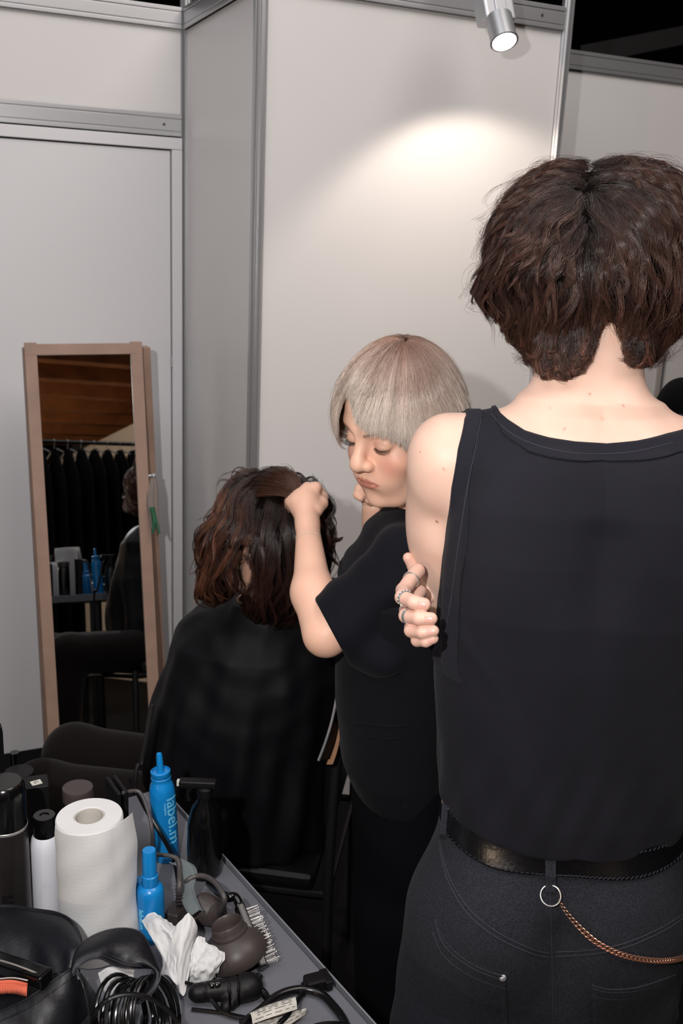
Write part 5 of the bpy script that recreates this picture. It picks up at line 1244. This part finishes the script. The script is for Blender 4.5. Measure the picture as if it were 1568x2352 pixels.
# ---- flat iron standing behind the roll, with its cord
f0 = B(272, 1990); Hf = topz(262, 1800, f0); dd = D(300, 1850, 1.6) - D(236, 1785, 1.72); dd[2] = 0; dd /= np.linalg.norm(dd); Rfi = np.stack([dd, np.cross([0, 0, 1], dd), [0, 0, 1]], 1)
fi = empty('flat_iron', f0, 'black hair straightener standing on edge behind the roll with a grey cord', 'hair straightener')
for s in (-1, 1):
    mb = MB(); mb.box(f0 + Rfi @ np.array([0, s * .006, Hf / 2]), (.030, .0035, Hf / 2), Rfi, .003); mb.build('plate_arm', m_matt, fi)
mb = MB(); mb.tube([f0 + Rfi @ np.array([.026, 0, Hf * .98]), D(318, 1818, 1.62), D(338, 1856, 1.60), D(349, 1905, 1.58), D(350, 1945, 1.60), B(352, 1985, .01)], .0032, 8); mb.build('cord', m_cord, fi)
# grey cord loop and prong
gc = MB(); gc.tube([D(300, 1790, 1.66), D(330, 1850, 1.62), D(362, 1905, 1.60), D(388, 1950, 1.60), D(402, 1985, 1.60), B(410, 2035, .012)], .0034, 8); o = gc.build('cord', m_bcord); tag(o, 'dark glossy cord curving down before the nozzle bottle', 'cord')
# ---- grey hair dryer with ribbed tail behind the diffuser
gd = empty('hair_dryer', B(470, 2085), 'dark grey hair dryer with ribbed tail and grey-green strap behind the round diffuser', 'hair dryer')
q = B(480, 2092, .024); ax = D(520, 2060, 1.45) - D(440, 2030, 1.52); ax /= np.linalg.norm(ax); Rg = axes_to(ax)
mb = MB(); pf = []
for i in range(26): pf.append((.0225 + (.0012 if i % 2 else 0) - .006 * (i / 25) ** 2, -.02 + .0017 * i))
pf = [(0, -.022), (.02, -.022)] + pf + [(.010, .026), (0, .028)]; mb.lathe(q, pf, 40, Rg); mb.build('ribbed_tail', m_taupe, gd)
mb = MB(); mb.tube([q + ax * .026, D(516, 2068, 1.47), D(500, 2035, 1.49), D(478, 2016, 1.52), D(452, 2012, 1.53), D(425, 2028, 1.53), B(420, 2060, .012)], .0042, 10); mb.build('cord', m_cord, gd)
mb = MB(); g1 = [D(405, 1978, 1.55), D(428, 1990, 1.54), D(436, 2010, 1.53), D(428, 2040, 1.52), D(438, 2075, 1.50), D(450, 2096, 1.49)]; g1 = catmull(g1, 5); mb.sheet(np.stack([g1 + np.array([.018 * t, .004 * t, .004 * math.sin(t * 5)]) for t in np.linspace(-.6, .6, 5)], 0), .0015); mb.build('strap', m_greygreen, gd)
mb = MB(); mb.box(B(455, 2104, .011), (.010, .008, .009), rotz(.5) @ rotx(.3), .002); mb.box(B(443, 2096, .014), (.002, .011, .014), rotz(.4), .001); mb.build('switch_block', m_cream, gd)
pg = empty('power_plug', B(402, 2100), 'dark grey cord with strain relief and plug between blue bottle and grey strap', 'plug')
mb = MB(); mb.box(B(404, 2098, .012), (.012, .018, .011), rotz(-.3), .004); mb.build('plug_body', m_taupe, pg)
mb = MB(); mb.tube([B(410, 2085, .02), D(412, 2040, 1.50), D(412, 2000, 1.53), D(408, 1975, 1.545), D(390, 1966, 1.55), D(352, 1962, 1.56)], [.0048, .0048, .0040, .0042, .0034, .0032], 10); mb.build('cord', m_cord, pg)
mb = MB()
for k in range(7): mb.lathe(D(411, 2035 + k * 7, 1.505), [(.0048, -.0012), (.0062, 0), (.0048, .0012)], 16, axes_to(D(411, 2000, 1.52) - D(411, 2080, 1.50)))
mb.build('strain_relief', m_taupe, pg)
# ---- diffuser bowl
d0 = B(540, 2205); de = empty('diffuser', d0, 'dark taupe bowl shaped dryer diffuser with a round socket, lying on the table', 'diffuser')
Rd = axes_to(np.array([-.32, .10, .9]), (0, 1, 0)); dc = d0 + np.array([0, 0, .020])
mb = MB(); mb.lathe(dc, [(.0470, -.012), (.0485, -.008), (.0485, -.001), (.0455, .008), (.0400, .016), (.033, .022), (.0265, .026), (.0265, .022), (.035, .014), (.044, .002), (.0462, -.010), (.0470, -.012)], 64, Rd); mb.build('bowl', m_taupe, de)
mb = MB(); mb.lathe(dc, [(.0268, .024), (.0275, .028), (.0262, .031), (.0245, .0315), (.0238, .033), (.0238, .041), (.0225, .043), (.0208, .041), (.0200, .030), (.0200, .022), (0, .022)], 48, Rd); mb.build('socket', m_taupe, de)
# ---- brush with wire bristles
br = empty('hair_brush', B(600, 2150), 'slim black hair brush with silver ball-tipped wire bristles at the table edge', 'brush')
h0 = D(517, 2065, 1.505); h1 = D(552, 2090, 1.485); h2 = D(600, 2165, 1.43); 
h1[2] = max(h1[2], T + .014); h2[2] = T + .014; axb = (h2 - h1); Lbz = np.linalg.norm(axb); axb /= Lbz; bup = (D(600, 2100, 1.47) - D(568, 2128, 1.45)); bup -= axb * (bup @ axb); bup[2] = max(bup[2], .005); bup -= axb * (bup @ axb); bup /= np.linalg.norm(bup); bsd = np.cross(axb, bup)
mb = MB(); mb.box(h1 + axb * Lbz / 2, (Lbz / 2 + .008, .0065, .0125), np.stack([axb, bup, bsd], 1), .004); mb.build('head', m_gloss, br)
mb = MB(); mb.tube([h1 + axb * .005, h1 - axb * .02, h0 + [0, 0, .004], B(480, 2030, .012)], [.006, .0065, .0075, .006], 12); mb.build('handle', m_gloss, br)
mb = MB(); r = np.random.default_rng(5)
for i in range(15):
    for j in range(5):
        p = h1 + axb * (.004 + Lbz * .97 * i / 14) + bsd * (-.008 + .004 * j) + bup * .004; L = .0205 + r.normal() * .0008; dv = bup + axb * r.normal() * .05 + bsd * (j - 2) * .05 + bsd * r.normal() * .04
        t_ = p + dv * L; mb.tube([p, t_], .00052, 5, smoothc=False); mb.lathe(t_, [(0, -.0012), (.0010, -.0007), (.0013, 0), (.0010, .0007), (0, .0012)], 7)
o = mb.build('bristles', m_steel, br); o['kind'] = 'stuff'
# ---- crumpled tissues
def tissue(ctrl, name, label, group, seed, amp=.006, nn=34, th=.0005):
    """ctrl: rows of (px, py, height)"""
    A = np.array([[B(x, y, h) for x, y, h in row] for row in ctrl]); nu, nv = A.shape[:2]
    def up(A, n): 
        out = np.array([catmull(A[:, j], 12) for j in range(A.shape[1])]).transpose(1, 0, 2); idx = np.linspace(0, len(out) - 1, n); i0 = idx.astype(int); f = (idx - i0)[:, None, None]; return out[i0] * (1 - f) + out[np.minimum(i0 + 1, len(out) - 1)] * f
    G = up(A, nn); G = up(G.transpose(1, 0, 2), nn).transpose(1, 0, 2)
    du = np.gradient(G, axis=0); dv = np.gradient(G, axis=1); N = np.cross(du, dv); N /= np.linalg.norm(N, axis=2)[..., None] + 1e-12
    r = np.random.default_rng(seed); dd_ = np.zeros(G.shape[:2]); uu, vv = np.meshgrid(np.linspace(0, 1, nn), np.linspace(0, 1, nn), indexing='ij')
    for k in range(9):
        a = r.uniform(0, 3.14); f = r.uniform(1.5, 5) * (1 + k * .18); x = (uu * math.cos(a) + vv * math.sin(a)) * f + .35 * np.sin((uu * math.sin(a) - vv * math.cos(a)) * r.uniform(2, 6)) + r.uniform(0, 1)
        dd_ += (np.abs((x % 1) - .5) * 2 - .5) / (1 + k * .35)
    G = G + N * (dd_ * amp)[..., None]; G[..., 2] = np.maximum(G[..., 2], T + .0015)
    mb = MB(); mb.sheet(G, th); o = mb.build(name, m_paper); tag(o, label, 'tissue', group); return o
tissue([[(325, 2115, .045), (350, 2095, .060), (372, 2108, .060), (395, 2120, .055)], [(345, 2150, .050), (365, 2125, .065), (395, 2140, .062), (418, 2150, .05)], [(372, 2200, .035), (392, 2170, .05), (405, 2190, .05), (425, 2190, .035)], [(368, 2245, .015), (385, 2240, .03), (405, 2262, .025), (420, 2262, .008)]], 'tissue', 'rounded crumpled white tissue between the blue bottle and the open bag flap', None, 3, amp=.0016)
tissue([[(388, 2142, .06), (410, 2120, .075), (430, 2098, .085), (436, 2100, .083)], [(392, 2180, .05), (415, 2160, .065), (440, 2130, .07), (452, 2125, .066)], [(398, 2230, .03), (412, 2215, .045), (430, 2195, .045), (450, 2160, .045)], [(404, 2268, .012), (412, 2280, .012), (424, 2284, .010), (434, 2230, .03)]], 'tissue', 'tall folded white tissue with a pointed top standing in front of the diffuser', None, 8, amp=.0010)
tissue([[(440, 2185, .045), (455, 2150, .055), (470, 2160, .05), (482, 2178, .045)], [(436, 2220, .03), (455, 2200, .04), (490, 2185, .05), (516, 2190, .042)], [(430, 2245, .015), (455, 2232, .03), (485, 2225, .035), (505, 2222, .03)], [(430, 2255, .004), (455, 2262, .008), (478, 2262, .008), (492, 2242, .008)]], 'tissue', 'frilly crumpled white tissue lying at the foot of the diffuser', None, 12, amp=.0022)
tissue([[(225, 2235, .05), (250, 2222, .055), (285, 2222, .055), (308, 2228, .05)], [(232, 2258, .04), (258, 2240, .05), (285, 2245, .05), (305, 2250, .04)], [(240, 2278, .03), (258, 2268, .04), (280, 2270, .04), (296, 2275, .03)], [(246, 2292, .02), (262, 2288, .03), (280, 2288, .03), (290, 2290, .02)]], 'tissue', 'small bluish white tissue glimpsed through the zipped loop of the black bag', None, 17, amp=.0012)
# ---- black wash bag with its zipped flap
bg = empty('wash_bag', B(90, 2300), 'open black zipped wash bag in the lower left corner, flap looping up', 'bag')
def bagf(P):
    d = ell(P, B(30, 2420, .02), (.105, .075, .035)); d = smin(d, ell(P, B(10, 2290, .02), (.085, .06, .030)), .04); d = smin(d, ell(P, B(150, 2400, .015), (.045, .05, .025)), .03)
    d = d - .003 * noise3(P, 28, 3)
    return smax(d, T + .002 - P[..., 2], .004)
lo_b = B(40, 2380) - np.array([.22, .22, .02]); sdf_obj('bag_base', bagf, lo_b, lo_b + np.array([.44, .46, .12]), .003, m_nylon, bg)
fe0 = catmull([D(-60, 2352, 1.245), D(0, 2325, 1.25), (D(60, 2296, 1.255)), D(110, 2262, 1.262), D(145, 2238, 1.268), D(168, 2226, 1.275), D(182, 2232, 1.28)], 8)
fe1 = catmull([D(-60, 2400, 1.22), D(10, 2385, 1.225), D(70, 2360, 1.23), D(125, 2330, 1.235), D(170, 2295, 1.245), D(196, 2268, 1.26), D(205, 2262, 1.285)], 8)
fe2 = catmull([B(-60, 2520, .01), B(30, 2520, .01), B(100, 2500, .01), B(150, 2440, .008), B(195, 2390, .006), B(214, 2330, .006), B(222, 2290, .01)], 8)
G = np.stack([fe0 * (1 - t) ** 2 + 2 * fe1 * t * (1 - t) + fe2 * t * t for t in np.linspace(0, 1, 40)], 0); G32 = G.astype(np.float32)
G = G + (noise3(G32, 30, 6) * .004 + np.abs(noise3(G32, 70, 7)) * .003)[..., None] * np.array([.1, -.7, .6]) * np.minimum(1, np.linspace(0, 4, 40))[:, None, None]
mb = MB(); mb.sheet(G, .003); fp = mb.build('front_panel', m_nylon, bg)
mb = MB(); mb.tube(fe0 + [0, 0, .001], .0022, 8, smoothc=False); mb.tube(G[6] + [0, -.001, .002], .0009, 6, smoothc=False); mb.build('piping', m_nylon, fp)
mb = MB(); mb.tube([D(172, 2228, 1.27), D(178, 2236, 1.262), D(182, 2250, 1.258)], .0028, 8); mb.tube([D(176, 2232, 1.262), D(190, 2262, 1.25), D(200, 2300, 1.25), D(206, 2352, 1.26)], .0011, 6); mb.build('zip_pull', mat('zip_metal', (90, 90, 94), .3, metal=.8), fp)
bk = catmull([D(-40, 2085, 1.40), D(20, 2083, 1.40), D(80, 2092, 1.39), D(130, 2100, 1.38), D(165, 2120, 1.36), D(184, 2160, 1.34), D(188, 2200, 1.32)], 6); bk2 = catmull([D(-40, 2250, 1.30), D(20, 2240, 1.30), D(70, 2240, 1.30), D(110, 2240, 1.29), D(140, 2235, 1.29), D(160, 2225, 1.29), D(175, 2215, 1.30)], 6)
r = np.random.default_rng(2); G = np.stack([bk * (1 - t) + bk2 * t + np.array([0, 0, .014 * math.sin(t * 3.1)]) for t in np.linspace(0, 1, 24)], 0); G = G + (noise3(G.astype(np.float32), 40, 6) * .004 + noise3(G.astype(np.float32), 110, 7) * .0015)[..., None] * np.array([.2, -.6, .7])
mb = MB(); mb.sheet(G, .003); mb.build('back_flap', m_nylon, bg)
mb = MB(); mb.tube(bk + [0, 0, .001], .0028, 8, smoothc=False); mb.tube(catmull([D(x, y, 1.385) for x, y in ((0, 2105), (50, 2108), (100, 2125), (140, 2150), (165, 2185))], 6), .0012, 6, smoothc=False); mb.build('piping', m_nylon, bg)
eA_ = catmull([D(168, 2215, 1.285), D(176, 2180, 1.30), D(205, 2155, 1.315), D(245, 2138, 1.325), D(290, 2133, 1.33), D(325, 2145, 1.325), D(345, 2180, 1.315), D(360, 2215, 1.30), D(368, 2240, 1.29), D(356, 2272, 1.28), D(318, 2306, 1.275)], 6)
eB_ = catmull([D(170, 2240, 1.26), D(178, 2222, 1.265), D(200, 2206, 1.27), D(228, 2200, 1.275), D(255, 2212, 1.285), D(278, 2222, 1.29), D(310, 2223, 1.29), D(338, 2222, 1.30), D(352, 2228, 1.31), D(332, 2262, 1.31), D(298, 2300, 1.30)], 6)
mb = MB(); G = np.stack([eA_ * (1 - t) + eB_ * t + (np.array([0, -.008, .006]) * math.sin(t * 3.14))[None] for t in np.linspace(0, 1, 14)], 0); mb.sheet(G, .0022); fl_ = mb.build('zipped_flap', m_nylon, bg)
mb = MB()
for E_ in (eA_, eB_):
    l_ = np.concatenate([[0], np.cumsum(np.linalg.norm(np.diff(E_, axis=0), axis=1))]); 
    for s_ in np.arange(0, l_[-1], .0021):
        c = np.array([np.interp(s_, l_, E_[:, k]) for k in range(3)]); n_ = np.array([np.interp(min(s_ + .001, l_[-1]), l_, E_[:, k]) for k in range(3)]) - c
        if np.linalg.norm(n_) < 1e-6: continue
        Rz = axes_to(n_, (.1, .3, 1)); mb.box(c, (.0011, .0016, .00055), Rz)
zo = mb.build('zipper_teeth', mat('zip_teeth', (48, 48, 54), .3, spec=.6), fl_); zo['kind'] = 'stuff'
mb = MB()
for off in (.14, .22, .80, .88):
    E_ = eA_ * (1 - off) + eB_ * off + np.array([0, -.004, .0035]) * 1.5 * math.sin(off * 3.14); mb.tube(E_ + np.array([0, -.002, .001]), .0004, 5, smoothc=False)
mb.build('stitching', m_thread, fl_)
# things in the bag
cb = empty('comb', B(20, 2275), 'coral plastic comb ring with pointed teeth inside the black wash bag', 'comb')
mb = MB(); arc = catmull([D(-30, 2262, 1.245), D(0, 2256, 1.25), D(30, 2255, 1.25), D(62, 2262, 1.245)], 8); arc2 = arc + (D(20, 2300, 1.23) - D(20, 2262, 1.25)); mb.tube(arc, .0022, 8, smoothc=False); mb.build('rim', m_orange, cb)
mb = MB()
for k in range(1, len(arc) - 1): 
    t = arc[k]; w_ = (arc[k + 1] - arc[k - 1]) * .42; dn_ = (arc2[k] - arc[k]) * .75; mb.add([t - w_, t + w_, t + dn_, t - w_ + [0, .002, 0], t + w_ + [0, .002, 0], t + dn_ + [0, .002, 0]], [(0, 1, 2), (5, 4, 3), (0, 3, 4, 1), (1, 4, 5, 2), (2, 5, 3, 0)], False)
for k, oo in ((0, 0),): pass
o = mb.build('teeth', m_orange, cb); o['kind'] = 'stuff'
st_ = empty('styling_iron', B(40, 2230), 'glossy black styling iron with a thin chrome rim poking out of the wash bag', 'styling iron')
mb = MB(); mb.box(D(40, 2226, 1.275), (.05, .012, .009), axes_to(D(100, 2245, 1.26) - D(-20, 2205, 1.30))[:, [2, 0, 1]], .004); mb.build('body', m_gloss, st_)
mb = MB(); mb.tube([D(-20, 2200, 1.275), D(40, 2218, 1.262), D(98, 2241, 1.25)], .0012, 8); mb.tube([D(-10, 2249, 1.24), D(30, 2246, 1.24), D(64, 2252, 1.24)], .0010, 8); mb.build('chrome_rim', m_steel, st_)
# ---- black coiled cord, lower middle
cl = B(318, 2345, .035); ua = np.array([.8, -.35, .35]); ua /= np.linalg.norm(ua); Rc = axes_to(ua); pts = []
for k in range(15 * 16):
    a = k / 16 * 2 * math.pi; w_ = (k / 16 - 7.5) * .0042; R_c = .043 + .004 * math.sin(k * .37) + .0025 * math.sin(k * .11); pts.append(cl + Rc @ np.array([R_c * math.cos(a) * 1.0, R_c * 1.25 * math.sin(a), w_ + .003 * math.sin(k * .23)]))
pts = np.array(pts); pts[:, 2] = np.maximum(pts[:, 2], T + .003 + .002 * (np.arange(len(pts)) % 3))
mb = MB(); mb.tube(pts, .0024, 7, 2); o = mb.build('coiled_cord', m_bcord); tag(o, 'thick bundle of glossy black cord wound in many loops below the tissues', 'cord')
mb = MB(); mb.tube([B(210, 2352, .05), D(222, 2320, 1.22), D(250, 2295, 1.225), D(290, 2284, 1.23), D(335, 2290, 1.235), D(380, 2315, 1.24), D(410, 2350, 1.24)], .0032, 8); o = mb.build('cord', m_bcord); tag(o, 'thicker glossy black cord arching over the wound bundle', 'cord')
mb = MB(); mb.tube([B(420, 2255, .02), B(455, 2268, .02), B(480, 2290, .015), B(505, 2320, .008), B(540, 2335, .006), B(580, 2338, .005)], .0028, 8); o = mb.build('cord', m_bcord); tag(o, 'single glossy cord snaking from the tissues past the folded hair dryer', 'cord')
mb = MB(); mb.tube([B(440, 2318, .004), B(500, 2325, .004), B(560, 2336, .004), B(600, 2344, .004)], .0026, 8); o = mb.build('cord', m_bcord); tag(o, 'straight black cord flat on the table below the folded dryer', 'cord')
# ---- folded black hair dryer
hd = empty('hair_dryer', B(530, 2285), 'black folded hair dryer lying below the diffuser with a hanging loop', 'hair dryer')
hA, hB = B(452, 2280, .016), B(570, 2266, .018)
def hdf(P):
    d = cap(P, hA, hB, .0125, .0165); d = smin(d, ell(P, hB, (.021, .019, .018)), .006); d = smin(d, cap(P, B(560, 2275, .014), B(520, 2312, .010), .011, .009), .008)
    u = (hB - hA) / np.linalg.norm(hB - hA)
    for k, dd in ((.16, .0018), (.62, .0014), (.80, .0014)): d = smax(d, -(np.maximum(np.abs((P - (hA * (1 - k) + hB * k)) @ u.astype(np.float32)) - .0009, cap(P, hA, hB, .0125, .0165) * -1 - .0016)), .0006)
    return smax(d, T + .0008 - P[..., 2], .002)
sdf_obj('body', hdf, np.minimum(hA, hB) - .06, np.maximum(hA, hB) + .07, .0014, m_matt, hd)
mb = MB()
for k in (.3, .4): p = march(hdf, [(452 + 118 * k, 2268 - 14 * k)], .9, 2)[0]; mb.lathe(p, [(.0045, -.002), (.0045, .001), (.0035, .0018), (0, .0018)], 20, axes_to(CC - p))
mb.build('switch', m_gloss, hd)
mb = MB(); mb.tube([B(580, 2250, .02), B(590, 2238, .016), B(600, 2243, .014), B(594, 2254, .016)], .0022, 8, closed=True); mb.build('hanging_loop', m_matt, hd)
mb = MB(); mb.tube([B(575, 2262, .022), B(592, 2268, .016), B(610, 2285, .010), B(622, 2308, .006)], [.0058, .0055, .0045, .004], 10)
for k in range(9): p = B(590 + k * 3.2, 2267 + k * 3.6, .016 - k * .001); mb.lathe(p, [(.0045, -.001), (.0064 - k * .0002, 0), (.0045, .001)], 14, axes_to(B(620, 2300, .006) - B(590, 2266, .016)))
mb.build('cord', m_bcord, hd)
# ---- plug, cord and paper tags
pl = empty('power_plug', B(720, 2250), 'black moulded mains plug with its cord lying near the table edge', 'plug')
mb = MB(); a = B(700, 2262, .010); b = B(748, 2250, .010); u = (b - a) / np.linalg.norm(b - a); mb.box((a + b) / 2, (.016, .0115, .0095), np.stack([u, np.cross([0, 0, 1], u), [0, 0, 1]], 1), .005); mb.box(b, (.006, .015, .008), np.stack([u, np.cross([0, 0, 1], u), [0, 0, 1]], 1), .003); mb.build('plug_body', m_matt, pl)
mb = MB(); mb.tube([a, B(694, 2280, .009), B(680, 2305, .012), B(662, 2330, .02), B(640, 2352, .02)], [.0062, .0042, .0036, .0036, .0036], 10); mb.build('cord', m_bcord, pl)
hs = MB(); hs.tube([B(555, 2352, .012), B(600, 2318, .012), B(640, 2285, .012), B(690, 2272, .01), B(735, 2282, .008), B(765, 2310, .007), B(790, 2345, .006), B(810, 2400, .006)], .0058, 10); o = hs.build('cord', m_bcord); tag(o, 'thick black hose-like cord curving under the plug towards the corner', 'cord')
tg_ = []
for ctrl, lab in (([(572, 2330, .018), (620, 2308, .028), (676, 2292, .030), (580, 2352, .020), (625, 2336, .034), (682, 2318, .030)], 'printed off-white care tag rolled round the cord next to the plug'), ([(590, 2352, .014), (640, 2328, .014), (704, 2324, .012), (585, 2385, .010), (650, 2362, .012), (700, 2330, .010)], 'second printed paper tag lying flat beneath the rolled care tag')):
    A = np.array([B(*c) for c in ctrl]).reshape(2, 3, 3); A = np.stack([catmull(A[i], 8) for i in range(2)]); mid = (A[0] + A[1]) / 2 + np.array([0, 0, .007]); G = np.stack([A[0], (A[0] + mid) / 2 + [0, 0, .0025], mid, (A[1] + mid) / 2 + [0, 0, .0025], A[1]]); G = catmull(G.transpose(0, 1, 2).reshape(5, -1), 4).reshape(-1, G.shape[1], 3)
    mb = MB(); mb.sheet(G, .0006); o = mb.build('paper_tag', m_tag); tag(o, lab, 'tag')
    mb = MB(); n1, n2 = G.shape[:2]
    for i in range(2, n1 - 2, 2):
        r = np.random.default_rng(i); j = 2 + r.integers(0, 2)
        while j < n2 - 2:
            k = min(j + r.integers(1, 4), n2 - 2); mb.tube(G[i, j:k + 1] + np.array([0, -.0002, .0008]), .00035, 4, smoothc=False); j = k + 1
    mb.build('printed_lines', m_print, o)
# thick black coil at the bottom edge
hc_ = B(765, 2420, .008); pts = []
for k in range(3 * 24):
    a = k / 24 * 2 * math.pi; R_c = .054 - .009 * (k / 24) ; pts.append(hc_ + np.array([R_c * math.cos(a), R_c * math.sin(a) * .9, .006 * (k / 24)]))
mb = MB(); mb.tube(pts, .0056, 10, 2); o = mb.build('coiled_cord', m_bcord); tag(o, 'thick black cord coil at the bottom edge beside the paper tags', 'cord')
